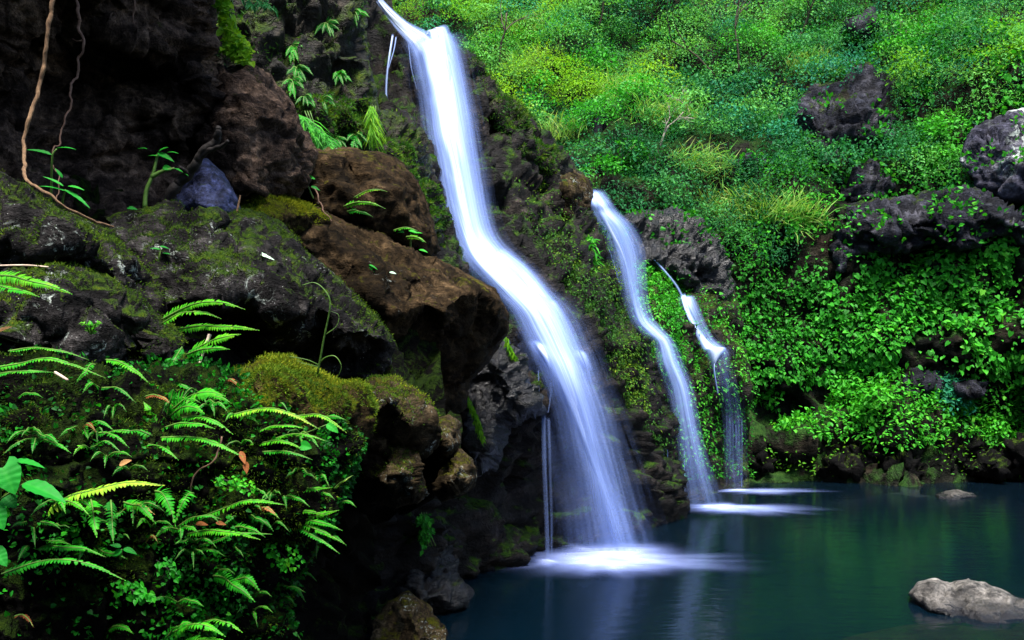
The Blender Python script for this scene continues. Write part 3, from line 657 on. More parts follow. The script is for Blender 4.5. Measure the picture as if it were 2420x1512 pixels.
# foreground bank full of ferns
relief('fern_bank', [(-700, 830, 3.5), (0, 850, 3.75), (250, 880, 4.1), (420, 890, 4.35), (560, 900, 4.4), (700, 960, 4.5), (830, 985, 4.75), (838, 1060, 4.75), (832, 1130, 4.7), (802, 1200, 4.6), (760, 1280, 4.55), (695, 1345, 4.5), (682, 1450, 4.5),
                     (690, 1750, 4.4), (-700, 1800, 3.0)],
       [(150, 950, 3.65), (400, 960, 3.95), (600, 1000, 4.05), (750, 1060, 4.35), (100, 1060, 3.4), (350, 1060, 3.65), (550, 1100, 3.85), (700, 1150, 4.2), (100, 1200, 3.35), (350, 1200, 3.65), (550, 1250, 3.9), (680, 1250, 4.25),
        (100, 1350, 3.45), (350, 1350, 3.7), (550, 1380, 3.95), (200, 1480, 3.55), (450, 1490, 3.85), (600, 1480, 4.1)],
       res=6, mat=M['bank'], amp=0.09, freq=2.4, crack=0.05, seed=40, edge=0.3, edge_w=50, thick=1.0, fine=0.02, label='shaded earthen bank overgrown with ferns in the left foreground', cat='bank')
# ridge right of the main fall
relief('rock', [(1082, 112, 19.9), (1118, 128, 20.1), (1150, 186, 20.3), (1188, 224, 20.5), (1245, 270, 20.8), (1305, 338, 21.1), (1336, 384, 21.2), (1310, 430, 20.6), (1280, 470, 20.2), (1225, 420, 19.5), (1180, 330, 19.3), (1142, 250, 19.3), (1110, 180, 19.4)],
       [(1150, 230, 19.2), (1200, 290, 19.3), (1260, 340, 19.8), (1290, 390, 20.0), (1240, 370, 19.5), (1270, 430, 20.3), (1120, 160, 19.4)],
       res=5.5, mat=M['slope'], amp=0.16, freq=1.2, crack=0.1, seed=41, facet=0.35, edge=0.3, edge_w=20, thick=1.5, fine=0.025, strata=((0.7, -0.1, 0.7), 2.0, 0.1),
       label='steep mossy rock ridge running down to the right of the waterfall top', cat='rock', key='rock_ridge')
relief('boulder', [(1284, 462, 20.6), (1296, 418, 20.8), (1316, 386, 21.0), (1350, 394, 21.1), (1386, 420, 21.2), (1406, 468, 21.2), (1400, 502, 21.1), (1372, 540, 20.9), (1336, 556, 20.7), (1300, 520, 20.5)],
       [(1345, 450, 20.0), (1340, 505, 20.05), (1320, 430, 20.3)], res=5, mat=M['knob'], amp=0.07, freq=1.4, crack=0.05, seed=42, edge=0.35, edge_w=25, thick=1.2, fine=0.02,
       label='rounded grey-brown boulder perched at the top of the second waterfall', cat='boulder', key='boulder_perch')
relief('rock', [(1462, 505, 25.2), (1530, 498, 25.9), (1600, 486, 26.4), (1660, 516, 26.4), (1692, 556, 26.4), (1722, 616, 26.2), (1748, 690, 25.9), (1700, 720, 25.4), (1640, 700, 25.1), (1596, 668, 24.9), (1540, 644, 24.6), (1496, 600, 24.6)],
       [(1600, 556, 25.2), (1556, 600, 24.7), (1655, 620, 25.1), (1600, 630, 24.7), (1520, 550, 25.0), (1690, 660, 25.3)], res=5, mat=M['wet'], amp=0.2, freq=1.3, crack=0.18, seed=43, facet=0.4, edge=0.4, edge_w=22, thick=1.5, fine=0.03,
       label='glistening blue-black wet rock between the second and third waterfalls', cat='rock', key='rock_black')
# outcrops on the far hillside
def outcrop(out, inn, label, seed, mat='grey', dx=(0.35, 0, 1), sa=0.24, sf=2.4, fct=0.4, **k):
    out = [(a, c, d - 0.25) for a, c, d in out]; inn = [(a, c, d - 0.4) for a, c, d in inn]
    relief('rock_outcrop', out, inn, res=5.5, mat=M[mat], amp=0.10, freq=0.9, crack=0.2, seed=seed, facet=fct, edge=0.22, edge_w=14, thick=1.5, fine=0.03, strata=(dx, sf, sa), label=label, cat='rock outcrop', key='outcrop%d' % seed, **k)
outcrop([(1886, 240, 32.4), (1920, 205, 33), (1990, 195, 33.2), (2010, 140, 34), (2060, 160, 33.8), (2100, 200, 33), (2130, 260, 32.2), (2110, 330, 31.4), (2040, 370, 31), (1960, 385, 31), (1905, 350, 31.2), (1884, 300, 31.8)],
        [(1980, 270, 31.2), (2050, 260, 31.2), (2000, 330, 30.7), (2070, 300, 30.9), (1930, 300, 31)], 'grey striated rock outcrop high on the hillside with pale vertical streaks', 51)
outcrop([(1966, 600, 28.6), (1985, 520, 29), (2000, 485, 29.2), (2080, 470, 29), (2180, 455, 28.6), (2280, 440, 28.2), (2420, 500, 27.4), (2600, 560, 26.8), (2600, 600, 26.6), (2380, 560, 27), (2240, 590, 27.4), (2120, 590, 27.9), (2040, 600, 28.2), (1980, 640, 28.2)],
        [(2060, 530, 27.9), (2160, 520, 27.6), (2280, 510, 27.1), (2400, 530, 26.7), (2120, 555, 27.6)], 'long wedge of layered grey rock sloping across the ivy on the right', 52, dx=(0.15, 0, 1), sf=2.2)
outcrop([(2262, 380, 28.6), (2300, 300, 29), (2360, 270, 29), (2480, 250, 28.6), (2700, 260, 28), (2700, 520, 26.6), (2480, 500, 27), (2380, 475, 27.5), (2310, 450, 28)],
        [(2360, 340, 27.8), (2420, 420, 27.1), (2340, 410, 27.8), (2500, 380, 27)], 'big smooth dark rock face with white lichen stains at the right edge', 53, mat='slabgrey', sa=0.05, fct=0.15)
outcrop([(1712, 400, 31.2), (1740, 375, 31.5), (1800, 365, 31.4), (1830, 385, 31), (1800, 410, 30.6), (1740, 425, 30.7)], [(1770, 392, 30.6)], 'small blue-grey rock outcrop in the middle of the hillside shrubs', 54)
outcrop([(1990, 70, 36), (2010, 35, 36.4), (2060, 20, 36.2), (2080, 50, 35.6), (2040, 90, 35.2), (2000, 95, 35.4)], [(2035, 60, 35.2)], 'small blue-grey rock outcrop near the top edge of the hillside', 55)
outcrop([(2120, 905, 27.4), (2160, 886, 27.6), (2230, 888, 27.5), (2240, 920, 27.1), (2200, 942, 26.9), (2140, 940, 27)], [(2180, 912, 26.8)], 'pale grey block of rock under the ivy overhang, left one of two', 56)
outcrop([(2244, 905, 27.3), (2290, 892, 27.3), (2336, 900, 27.1), (2340, 925, 26.8), (2290, 935, 26.7), (2250, 928, 26.8)], [(2295, 912, 26.5)], 'pale grey block of rock under the ivy overhang, right one of two', 57)
outcrop([(1905, 330, 31.8), (2000, 385, 31), (2090, 400, 30.4), (2120, 440, 29.9), (2060, 480, 29.4), (1990, 470, 29.6), (1960, 420, 30.2)], [(2040, 430, 29.7)], 'low dark rock outcrop just below the striated one', 58)
outcrop([(1380, 330, 33), (1420, 290, 33.8), (1450, 330, 33.3), (1490, 370, 32.4), (1470, 400, 31.8), (1410, 380, 32)], [(1435, 350, 32)], 'dark rock gap showing among the shrubs right of the mossy ridge', 59)
# dark rocks along the far waterline
k = 0
for x, yb, w, h, dD, lb in [(1795, 1122, 75, 60, 0.0, 'dark rock at the far waterline next to the third waterfall'), (1862, 1112, 120, 92, 0.5, 'dark rock at the far waterline under the shadowed hollow'),
                        (1968, 1124, 130, 52, -0.2, 'flattest dark rock along the far waterline, below the brightest ferns'), (2062, 1118, 120, 100, 0.3, 'tallest dark rock along the far waterline'),
                        (2150, 1126, 90, 56, -0.3, 'dark rock at the far waterline, left behind the small pool stone'), (2240, 1118, 150, 96, 0.4, 'widest dark rock at the far waterline, behind the small pool stone'),
                        (2345, 1128, 100, 60, -0.3, 'dark rock at the far waterline, second from the right edge'), (2430, 1120, 130, 100, 0.2, 'dark rock at the far waterline cut by the right edge')]:
    D = 26.2 - k * 0.06 + dD
    a = np.linspace(0, 2 * np.pi, 11, endpoint=False) + 0.3 * k; rr = 1 + np.random.default_rng(k + 5).uniform(-0.28, 0.22, 11)
    cyy = yb - h * 0.42
    h *= 1.0; w *= 1.15; D += 0.4
    relief('rock', [(x + w * 0.62 * r * math.cos(t), cyy + h * 0.6 * r * math.sin(t), D) for t, r in zip(a, rr)], [(x - 5, cyy - 8, D - 0.6), (x + 0.25 * w, cyy + 12, D - 0.75), (x - 0.25 * w, cyy + 16, D - 0.45)], res=5.5, mat=M['shore'],
           amp=0.12, freq=1.2, crack=0.3, seed=70 + k, facet=0.4, edge=0.4, edge_w=20, thick=0.8, fine=0.03, label=lb, cat='rock', key='shore%d' % k, group='dark rocks along the far waterline')
    k += 1
# rocks standing in the pool
def pool_rock(name, outline, inner, seed, label, key, res=5, **kw):
    relief(name, outline, inner, res=res, mat=M['poolrock'], amp=0.035, freq=2.2, crack=0.03, seed=seed, edge=0.25, edge_w=25, thick=1.2, fine=0.01, label=label, cat='rock', key=key, **kw)
pool_rock('rock', [(2146, 1404, 11.9), (2165, 1378, 12.1), (2212, 1366, 12.2), (2250, 1376, 12.2), (2288, 1365, 12.2), (2340, 1384, 12.1), (2400, 1408, 11.9), (2480, 1436, 11.6), (2560, 1460, 11.4), (2580, 1560, 10.2), (2400, 1510, 10.7), (2280, 1480, 11.0), (2185, 1450, 11.4)],
          [(2200, 1392, 11.75), (2300, 1392, 11.75), (2400, 1430, 11.4), (2300, 1430, 11.3), (2220, 1420, 11.45), (2460, 1470, 11.1), (2250, 1400, 11.85), (2350, 1440, 11.2)], 81, 'large pale wet rock rising from the pool at the lower right', 'pool_rock_big')
pool_rock('stone', [(2208, 1172, 22.7), (2232, 1160, 23.0), (2262, 1154, 23.1), (2298, 1163, 22.9), (2312, 1176, 22.6), (2250, 1186, 22.0), (2214, 1182, 22.2)], [(2250, 1164, 22.6), (2280, 1167, 22.6)], 82, 'small pale stone breaking the pool surface far out near the right', 'pool_rock_small', res=3.5)
# submerged shelf round the big pool rock
a = np.linspace(0, 2 * np.pi, 28, endpoint=False)
c0 = P(2330, 1440, water_depth(1440)); c0[2] = 0
SV = np.array([[c0[0], c0[1], -0.03]] + [[c0[0] + q * 2.0 * math.cos(t) * (1 + .2 * math.sin(3 * t)), c0[1] - 0.5 + q * 1.5 * math.sin(t) * (1 + .15 * math.cos(2 * t)), -0.05 - 0.55 * q * q] for q in (0.3, 0.6, 0.85, 1.0) for t in a])
SV[:, 2] += 0.05 * fbm(SV * 1.5, 3, 2); SV[:, 2] = np.minimum(SV[:, 2], -0.02)
SF = [(0, 1 + j, 1 + (j + 1) % 28) for j in range(28)] + [t for i in range(3) for j in range(28) for t in ((1 + i * 28 + j, 1 + (i + 1) * 28 + j, 1 + (i + 1) * 28 + (j + 1) % 28), (1 + i * 28 + j, 1 + (i + 1) * 28 + (j + 1) % 28, 1 + i * 28 + (j + 1) % 28))]
M['brownbed'] = plain_mat('submerged_brown_rock', (0.10, 0.035, 0.012), (0.34, 0.13, 0.04), 3.0)
tag(put('submerged_rock', SV, SF, M['brownbed']), 'brown rock shelf under water around the large pool rock', 'rock')
print('rocks', time.time() - T0)
# ================================================================ falling water
WM = [water_mat('falling_water_a', seed=0.0), water_mat('falling_water_b', seed=3.7, fine=1.6), water_mat('falling_water_c', seed=8.2, fine=0.7), water_mat('falling_water_thin', seed=5.1, fine=0.35)]
def sheet(parent, rows, mat, n=110, m=26, bulge=0.2, off=0.0, name='water_sheet', wob=0.05, seed=0, edgep=1.0, fade=0.03):
    """rows: (xl, yl, xr, yr, distance, density) from top to bottom"""
    r = spline(rows, n); u = np.linspace(0, 1, m)
    x = r[:, 0:1] + (r[:, 2:3] - r[:, 0:1]) * u; y = r[:, 1:2] + (r[:, 3:4] - r[:, 1:2]) * u
    D = r[:, 4:5] - 0.2 + 0 * u + off - bulge * (1 - (2 * u - 1) ** 2)
    W = P(x.ravel(), y.ravel(), D.ravel())
    cen = P(r[:, 0] * .5 + r[:, 2] * .5, r[:, 1] * .5 + r[:, 3] * .5, r[:, 4])
    L = np.concatenate([[0], np.cumsum(np.linalg.norm(np.diff(cen, axis=0), axis=1))])
    uu = np.repeat(u[None], n, 0).ravel(); vv = np.repeat(L[:, None], m, 1).ravel()
    q = np.stack([uu * 5 + seed, vv * 0.5, np.full(len(uu), seed * 1.3)], -1)
    W[:, 1] += wob * fbm(q, 3, 50 + seed); W[:, 0] += 0.4 * wob * fbm(q + 40, 3, 51 + seed)
    wid = np.linalg.norm(P(r[:, 2], r[:, 3], r[:, 4]) - P(r[:, 0], r[:, 1], r[:, 4]), axis=1)
    wide = max(wid.mean(), 0.05)
    ed = np.sin(np.pi * np.clip(uu, 0, 1)) ** (0.75 * edgep)
    ends = np.clip(np.repeat(np.linspace(0, 1, n)[:, None], m, 1).ravel() / fade, 0, 1)
    dens = np.clip(np.repeat(r[:, 5:6], m, 1).ravel(), 0, 1.2) * ed * ends
    ix = np.arange(n * m).reshape(n, m)
    Fc = np.stack([ix[:-1, :-1].ravel(), ix[:-1, 1:].ravel(), ix[1:, 1:].ravel(), ix[1:, :-1].ravel()], -1)
    return put(name, W, Fc, mat, parent, attrs={'dens': dens}, uv=np.stack([uu * wide, vv], -1))
def strand(parent, pts, w, dens, mat, name='trickle', seed=0, off=0.0, n=60):
    rows = [(x - w / 2, y, x + w / 2, y, D, dens) for x, y, D in pts]
    return sheet(parent, rows, mat, n=n, m=7, bulge=0.02, wob=0.02, seed=seed, name=name, edgep=0.7)
def foam(parent, x, y, rx, ry, dens, seed, skew=0.0, z=0.015):
    D = float(water_depth(y)); c = P(x, y, D); c[2] = z
    ax, ay = rx * D / F, ry * D / F * D / H
    rr, aa = np.meshgrid(np.linspace(0, 1, 16), np.linspace(0, 2 * np.pi, 56, endpoint=False), indexing='ij')
    q = np.stack([np.cos(aa).ravel() * 1.6, np.sin(aa).ravel() * 1.6, np.full(aa.size, seed * 2.2)], -1)
    ro = (1 + 0.32 * fbm(q, 3, seed)) * rr.ravel()
    vx, vy = ax * ro * np.cos(aa).ravel(), ay * ro * np.sin(aa).ravel()
    V = np.stack([c[0] + vx + skew * vy, c[1] + vy, z + 0.05 * np.exp(-(rr.ravel() * 2.4) ** 2) * dens], -1)
    d = dens * (0.5 + 0.5 * np.cos(np.pi * rr.ravel())) ** 1.5
    ix = np.arange(aa.size).reshape(aa.shape); nx = np.roll(ix, -1, 1)
    Fc = np.stack([ix[:-1].ravel(), nx[:-1].ravel(), nx[1:].ravel(), ix[1:].ravel()], -1)[:, ::-1]
    return put('splash_foam', V, Fc, M['foam'], parent, attrs={'dens': d}, uv=V[:, :2])
b = NB('splash_foam_water')
uvn = b.n('UVMap').outputs[0]; den = b.n('Attribute', {'attribute_name': 'dens'}).outputs['Fac']
mpn = b.n('Mapping', None, Vector=uvn, Scale=(1.3, 3.4, 1)).outputs[0]
nn = b.noise(mpn, 1.1, 4, 0.5, 0.4)
al = b.math('MULTIPLY', den, b.math('ADD', 0.45, b.math('MULTIPLY', b.math('SUBTRACT', nn, 0.25), 1.1)), clamp=True)
fc = b.ramp(al, [(0.0, (0.3, 0.4, 0.95)), (0.6, (0.6, 0.7, 1.0)), (1.0, (0.88, 0.93, 1.0))])
df = b.n('BsdfDiffuse', None, Color=fc)
M['foam'] = b.out(b.n('MixShader', None, i0=al, i1=b.n('BsdfTransparent').outputs[0], i2=df.outputs[0]).outputs[0])

main_rows = [(952, 92, 1050, 66, 19.45, 0.95), (975, 130, 1070, 84, 19.3, 1.1), (988, 185, 1086, 140, 19.05, 1.1), (1001, 250, 1104, 225, 18.7, 1.05), (1010, 320, 1120, 305, 18.25, 1.0), (1026, 385, 1130, 370, 17.85, 0.95),
             (1040, 450, 1138, 430, 17.5, 0.95), (1056, 520, 1150, 500, 17.1, 0.95), (1072, 570, 1168, 556, 16.85, 1.0), (1098, 622, 1205, 596, 16.5, 1.1), (1132, 662, 1250, 636, 16.2, 1.1), (1168, 700, 1290, 682, 15.95, 1.0),
             (1203, 742, 1330, 718, 15.65, 0.95), (1224, 790, 1358, 758, 15.45, 0.9), (1248, 832, 1378, 806, 15.25, 0.9), (1268, 870, 1398, 850, 15.1, 0.92), (1288, 920, 1416, 902, 15.0, 0.85), (1306, 980, 1440, 965, 14.95, 0.68),
             (1318, 1050, 1462, 1040, 14.92, 0.58), (1328, 1120, 1484, 1112, 14.92, 0.52), (1336, 1205, 1512, 1200, 14.92, 0.47), (1342, 1300, 1548, 1304, 14.92, 0.36)]
main = empty('waterfall', P(1400, 1318, water_depth(1318)), 'tall white main waterfall tumbling from the cliff top into the near pool', 'waterfall')
low = lambda c: 0.12 * min(max((c - 900) / 200, 0), 1)
sheet(main, [(a - 34, c, d + 34, e, f, g + low(c)) for a, c, d, e, f, g in main_rows], WM[0], n=150, bulge=0.3, seed=1, edgep=2.2)
sheet(main, [(a - 46 - 120 * low(c), c, d + 50 + 160 * low(c), e, f, min(g, 0.62) + low(c)) for a, c, d, e, f, g in main_rows], WM[3], n=150, bulge=0.1, off=0.06, seed=41, edgep=1.8)
sheet(main, [(a - 16, c, d + 16, e, f, g) for a, c, d, e, f, g in main_rows], WM[1], n=150, bulge=0.42, off=-0.08, seed=2, edgep=1.7)
# bright core of the lower fall, right-hand stream and the feed along the lip
core = [(1230, 800, 1300, 790, 15.2, 0.8), (1262, 850, 1345, 838, 15.0, 1.05), (1290, 900, 1372, 890, 14.85, 1.1), (1318, 960, 1398, 950, 14.8, 1.0), (1350, 1040, 1424, 1034, 14.78, 0.85), (1380, 1130, 1452, 1124, 14.78, 0.75),
        (1408, 1220, 1488, 1216, 14.78, 0.7), (1430, 1302, 1525, 1304, 14.78, 0.55)]
sheet(main, core, WM[1], n=90, bulge=0.15, seed=4)
sheet(main, [(1120, 600, 1195, 580, 16.4, 0.9), (1160, 650, 1255, 625, 16.05, 1.1), (1200, 700, 1300, 675, 15.75, 1.1), (1240, 760, 1340, 735, 15.45, 1.0), (1270, 830, 1365, 800, 15.15, 0.8), (1300, 890, 1385, 870, 15.0, 0.6)], WM[0], n=70, bulge=0.25, seed=5)
sheet(main, [(884, 0, 900, -6, 21.0, 0.9), (905, 32, 925, 18, 20.4, 1.1), (935, 72, 965, 48, 19.9, 1.2), (962, 105, 1012, 72, 19.45, 1.2), (975, 140, 1050, 90, 19.2, 1.1), (985, 190, 1050, 160, 18.95, 0.7)], WM[0], n=60, bulge=0.12, seed=6, edgep=0.6)
sheet(main, [(998, 84, 1020, 72, 19.5, 1.0), (1004, 74, 1052, 60, 19.3, 1.2), (1008, 90, 1066, 78, 19.1, 1.2), (1005, 160, 1085, 140, 18.85, 1.0), (1010, 250, 1095, 230, 18.5, 0.7)], WM[2], n=60, bulge=0.2, seed=7, edgep=0.6)
# water breaking anew over each ledge of the cascade
for q, rows in enumerate([[(1030, 392, 1080, 398, 17.6, 0.2), (1040, 408, 1100, 420, 17.45, 1.0), (1052, 450, 1130, 460, 17.2, 0.8), (1064, 500, 1150, 510, 16.95, 0.5), (1076, 560, 1164, 560, 16.7, 0.2)],
                          [(1128, 590, 1180, 586, 16.3, 0.2), (1136, 602, 1210, 600, 16.15, 1.1), (1160, 640, 1262, 640, 15.85, 0.8), (1190, 690, 1300, 690, 15.6, 0.4)],
                          [(1262, 708, 1310, 700, 15.75, 0.2), (1268, 720, 1332, 714, 15.6, 1.0), (1290, 770, 1362, 768, 15.3, 0.6), (1310, 840, 1385, 835, 15.1, 0.3)],
                          [(1232, 800, 1300, 796, 15.2, 0.2), (1240, 815, 1322, 812, 15.0, 1.1), (1266, 860, 1352, 858, 14.85, 0.9), (1300, 930, 1385, 930, 14.7, 0.6), (1330, 1010, 1410, 1010, 14.68, 0.3)],
                          [(1345, 820, 1380, 822, 15.0, 0.2), (1350, 832, 1396, 838, 14.9, 0.9), (1372, 880, 1412, 884, 14.8, 0.5), (1392, 950, 1430, 952, 14.75, 0.2)],
                          [(1000, 220, 1040, 214, 18.5, 0.2), (1004, 235, 1070, 236, 18.4, 0.8), (1014, 290, 1100, 292, 18.1, 0.5), (1024, 350, 1115, 350, 17.8, 0.2)]]):
    sheet(main, rows, WM[q % 3], n=60, m=18, bulge=0.12, seed=60 + q, edgep=1.3, fade=0.3)
strand(main, [(1284, 975, 14.66), (1286, 1100, 14.66), (1290, 1200, 14.66), (1294, 1316, 14.66)], 15, 0.62, WM[3], seed=8)
strand(main, [(1296, 985, 14.8), (1298, 1060, 14.8), (1302, 1200, 14.8), (1303, 1312, 14.8)], 10, 0.5, WM[3], seed=9)
strand(main, [(1272, 872, 14.7), (1273, 910, 14.7), (1274, 962, 14.7)], 5, 0.55, WM[3], seed=10, n=20)
strand(main, [(1302, 900, 14.75), (1300, 940, 14.75), (1294, 975, 14.75)], 5, 0.5, WM[3], seed=47, n=20)
foam(main, 1425, 1318, 210, 52, 0.9, 3)
foam(main, 1470, 1325, 430, 46, 0.42, 5)
foam(main, 1292, 1330, 50, 14, 0.6, 7)
foam(main, 1435, 1322, 140, 30, 1.1, 9, z=0.03)

thin = empty('waterfall', P(922, 268, 18.9), 'thin broken trickle on the dark wet rock left of the main waterfall top', 'waterfall')
strand(thin, [(928, 78, 19.7), (920, 130, 19.3), (914, 180, 19.0), (913, 230, 18.75), (920, 268, 18.6)], 7, 0.95, WM[3], seed=11)
strand(thin, [(936, 85, 19.7), (930, 120, 19.4), (918, 160, 19.1)], 4, 0.8, WM[3], seed=12, n=20)
strand(thin, [(965, 100, 19.4), (972, 160, 19.0), (984, 210, 18.8)], 5, 0.6, WM[3], seed=13, n=20)

second = empty('waterfall', P(1660, 1198, water_depth(1198)), 'slender second waterfall right of the main one, falling in two steps', 'waterfall')
s_rows = [(1376, 452, 1404, 440, 22.2, 1.0), (1398, 478, 1424, 470, 21.4, 1.1), (1408, 505, 1448, 500, 21.3, 1.1), (1424, 540, 1490, 535, 21.15, 0.85), (1440, 590, 1518, 590, 21.05, 0.75), (1460, 650, 1518, 645, 20.95, 0.75), (1478, 710, 1520, 705, 20.85, 0.75),
          (1500, 760, 1530, 750, 20.75, 0.9), (1530, 790, 1556, 780, 20.55, 1.0), (1556, 812, 1576, 806, 20.4, 1.0), (1562, 860, 1600, 856, 20.3, 0.95), (1582, 920, 1625, 916, 20.25, 0.9), (1596, 1000, 1642, 996, 20.22, 0.8),
          (1606, 1090, 1668, 1090, 20.22, 0.68), (1614, 1200, 1712, 1202, 20.22, 0.45)]
sheet(second, [(a - 24, c, d + 26, e, f, g) for a, c, d, e, f, g in s_rows], WM[0], n=110, m=18, bulge=0.12, seed=14, edgep=1.9)
sheet(second, [(a - 10, c, d + 12, e, f, g * 0.9) for a, c, d, e, f, g in s_rows], WM[1], n=110, m=18, bulge=0.2, off=-0.05, seed=15, edgep=1.7)
sheet(second, [(1404, 490, 1424, 484, 21.25, 1.2), (1430, 540, 1456, 536, 21.1, 1.1), (1458, 600, 1482, 600, 20.95, 0.9), (1482, 680, 1504, 676, 20.8, 0.8), (1500, 760, 1524, 752, 20.65, 0.9), (1540, 800, 1566, 792, 20.4, 1.0)], WM[2], n=60, m=10, bulge=0.06, seed=16)
strand(second, [(1426, 560, 21.2), (1446, 610, 21.1), (1466, 680, 21.0)], 5, 0.8, WM[3], seed=17, n=20)
for i, (x, y0, y1) in enumerate([(1568, 1050, 1120), (1576, 1060, 1110), (1616, 1060, 1190)]):
    strand(second, [(x, y0, 19.6 if x < 1600 else 20.0), (x + 1, (y0 + y1) / 2, 19.6 if x < 1600 else 20.0), (x + 2, y1, 19.6 if x < 1600 else 20.0)], 4, 0.6, WM[3], seed=18 + i, n=20)
foam(second, 1720, 1200, 150, 17, 0.55, 13)
foam(second, 1780, 1204, 200, 18, 0.35, 15)
foam(second, 1695, 1202, 80, 11, 0.9, 16, z=0.03)

third = empty('waterfall', P(1735, 1160, water_depth(1160)), 'smallest third waterfall at the back, ending in fine drips', 'waterfall')
t_rows = [(1608, 698, 1626, 694, 24.3, 1.1), (1616, 730, 1642, 722, 24.1, 0.9), (1634, 770, 1660, 760, 23.95, 0.7), (1650, 806, 1680, 796, 23.75, 0.8), (1664, 826, 1716, 826, 23.45, 0.9), (1676, 850, 1724, 850, 23.35, 0.55), (1688, 900, 1726, 900, 23.35, 0.35), (1696, 935, 1726, 935, 23.35, 0.15)]
sheet(third, [(a - 14, c, d + 18, e, f, g) for a, c, d, e, f, g in t_rows], WM[0], n=80, m=16, bulge=0.08, seed=22, edgep=1.7)
sheet(third, [(1604, 694, 1620, 690, 24.25, 1.2), (1618, 740, 1632, 735, 24.0, 1.0), (1640, 790, 1660, 784, 23.7, 0.9), (1656, 822, 1690, 816, 23.4, 1.1), (1664, 832, 1720, 824, 23.3, 1.1), (1682, 870, 1690, 868, 23.3, 0.9), (1694, 930, 1698, 928, 23.3, 0.7)], WM[2], n=80, m=10, bulge=0.05, seed=23, edgep=0.6)
for i, x in enumerate([1716, 1724, 1731, 1738, 1745, 1752]):
    y0, y1 = 975 + 9 * ((i * 5) % 4), 1150 - 22 * ((i * 3) % 5)
    strand(third, [(x, y0, 24.0), (x + 1, (y0 + y1) / 2, 24.0), (x, y1, 24.0)], 3.2, 0.6 if i % 2 else 0.42, WM[3], seed=24 + i, n=20)
sheet(third, [(1668, 860, 1740, 850, 23.5, 0.3), (1684, 920, 1756, 915, 23.6, 0.45), (1700, 980, 1762, 975, 23.9, 0.55), (1704, 1060, 1766, 1060, 24.0, 0.5), (1706, 1152, 1772, 1154, 24.0, 0.4)], WM[0], n=60, m=16, bulge=0.05, seed=71)
strand(third, [(1545, 612, 24.4), (1570, 640, 24.35), (1596, 672, 24.3), (1612, 700, 24.2)], 9, 0.8, WM[3], seed=72)
foam(third, 1800, 1162, 200, 11, 0.42, 23)
foam(third, 1745, 1161, 60, 5, 0.7, 24, z=0.03)
print('water', time.time() - T0)
# ================================================================ foliage on the far hillside
G = {}
G['air'] = leaf_mat('airy_leaves', [(0.025, 0.13, 0.035), (0.055, 0.26, 0.06), (0.12, 0.38, 0.07), (0.25, 0.48, 0.07)], 0.35)
G['ivy'] = leaf_mat('ivy_leaves', [(0.012, 0.10, 0.008), (0.02, 0.20, 0.012), (0.05, 0.33, 0.018), (0.12, 0.42, 0.03)], 0.3, 0.5, 0.12)
G['deep'] = leaf_mat('deep_green_leaves', [(0.008, 0.06, 0.02), (0.018, 0.14, 0.04), (0.04, 0.23, 0.06)], 0.25)
G['lime'] = leaf_mat('lime_leaves', [(0.04, 0.18, 0.012), (0.11, 0.33, 0.015), (0.24, 0.46, 0.02)], 0.4)
G['moss'] = leaf_mat('slope_moss', [(0.01, 0.04, 0.006), (0.02, 0.085, 0.01), (0.05, 0.14, 0.012), (0.16, 0.24, 0.015)], 0.25)
G['grass'] = leaf_mat('hill_grass', [(0.05, 0.2, 0.03), (0.12, 0.34, 0.05), (0.26, 0.42, 0.08), (0.3, 0.33, 0.12)], 0.3)
G['teal'] = leaf_mat('bluish_leaves', [(0.01, 0.09, 0.05), (0.02, 0.18, 0.09), (0.04, 0.28, 0.13)], 0.3)
G['bark'] = plain_mat('twig_bark', (0.02, 0.014, 0.01), (0.09, 0.06, 0.045), 9.0)
G['palebark'] = plain_mat('pale_twig_bark', (0.12, 0.1, 0.08), (0.34, 0.29, 0.24), 9.0)
def mound(c, n_out, rad, count, size, shape, tl=0.0, flat=0.75, r=rng, droop=0.3):
    """leaves through the outer part of a bush crown, facing outward and up"""
    d = rnd3(count, r); up = nrm(0.6 * n_out + 0.6 * UP); s = (d @ up); d = np.where((s < -0.15)[:, None], d - 2 * s[:, None] * up, d)
    rr = rad * (0.55 + 0.5 * r.random(count) ** 0.5) * (1 + 0.28 * fbm(d * 2.2 + c * 3, 2, 5))
    p = c + d * rr[:, None] * np.array([1, 1, flat])
    tip = nrm(d * 0.5 + rnd3(count, r) * 0.9 - UP * droop); no = nrm(d * 0.7 + UP * 0.8 + rnd3(count, r) * 0.3)
    tint = np.clip(0.45 + tl + r.normal(0, 0.08, count), 0, 1)
    return leaves(p, tip, no, size * r.uniform(0.6, 1.25, count), shape, tint)
rock_polys = [[(1884, 240), (1990, 195), (2010, 140), (2100, 200), (2130, 260), (2110, 330), (2040, 370), (1960, 385), (1905, 350)],
              [(1966, 600), (2000, 485), (2280, 440), (2440, 480), (2440, 560), (2240, 590), (2040, 600), (1980, 640)],
              [(2262, 380), (2300, 300), (2360, 270), (2440, 250), (2440, 500), (2380, 475), (2310, 450)],
              [(1712, 400), (1740, 375), (1830, 370), (1800, 410)], [(1990, 70), (2010, 30), (2080, 30), (2040, 90)], [(2120, 890), (2336, 890), (2340, 938), (2130, 940)],
              [(1460, 500), (1600, 486), (1690, 556), (1748, 690), (1640, 700), (1540, 640)], [(1400, 330), (1420, 300), (1480, 370), (1450, 395)]]
def no_rock(x, y):
    k = np.ones(len(x), bool)
    for p in rock_polys:
        p = np.array(p, float); c = p.mean(0); k &= ~in_poly(x, y, c + (p - c) * 0.82)
    return k
def patch(W, f, lo, hi, seed): return sstep(lo, hi, fbm(W * f, 3, seed))
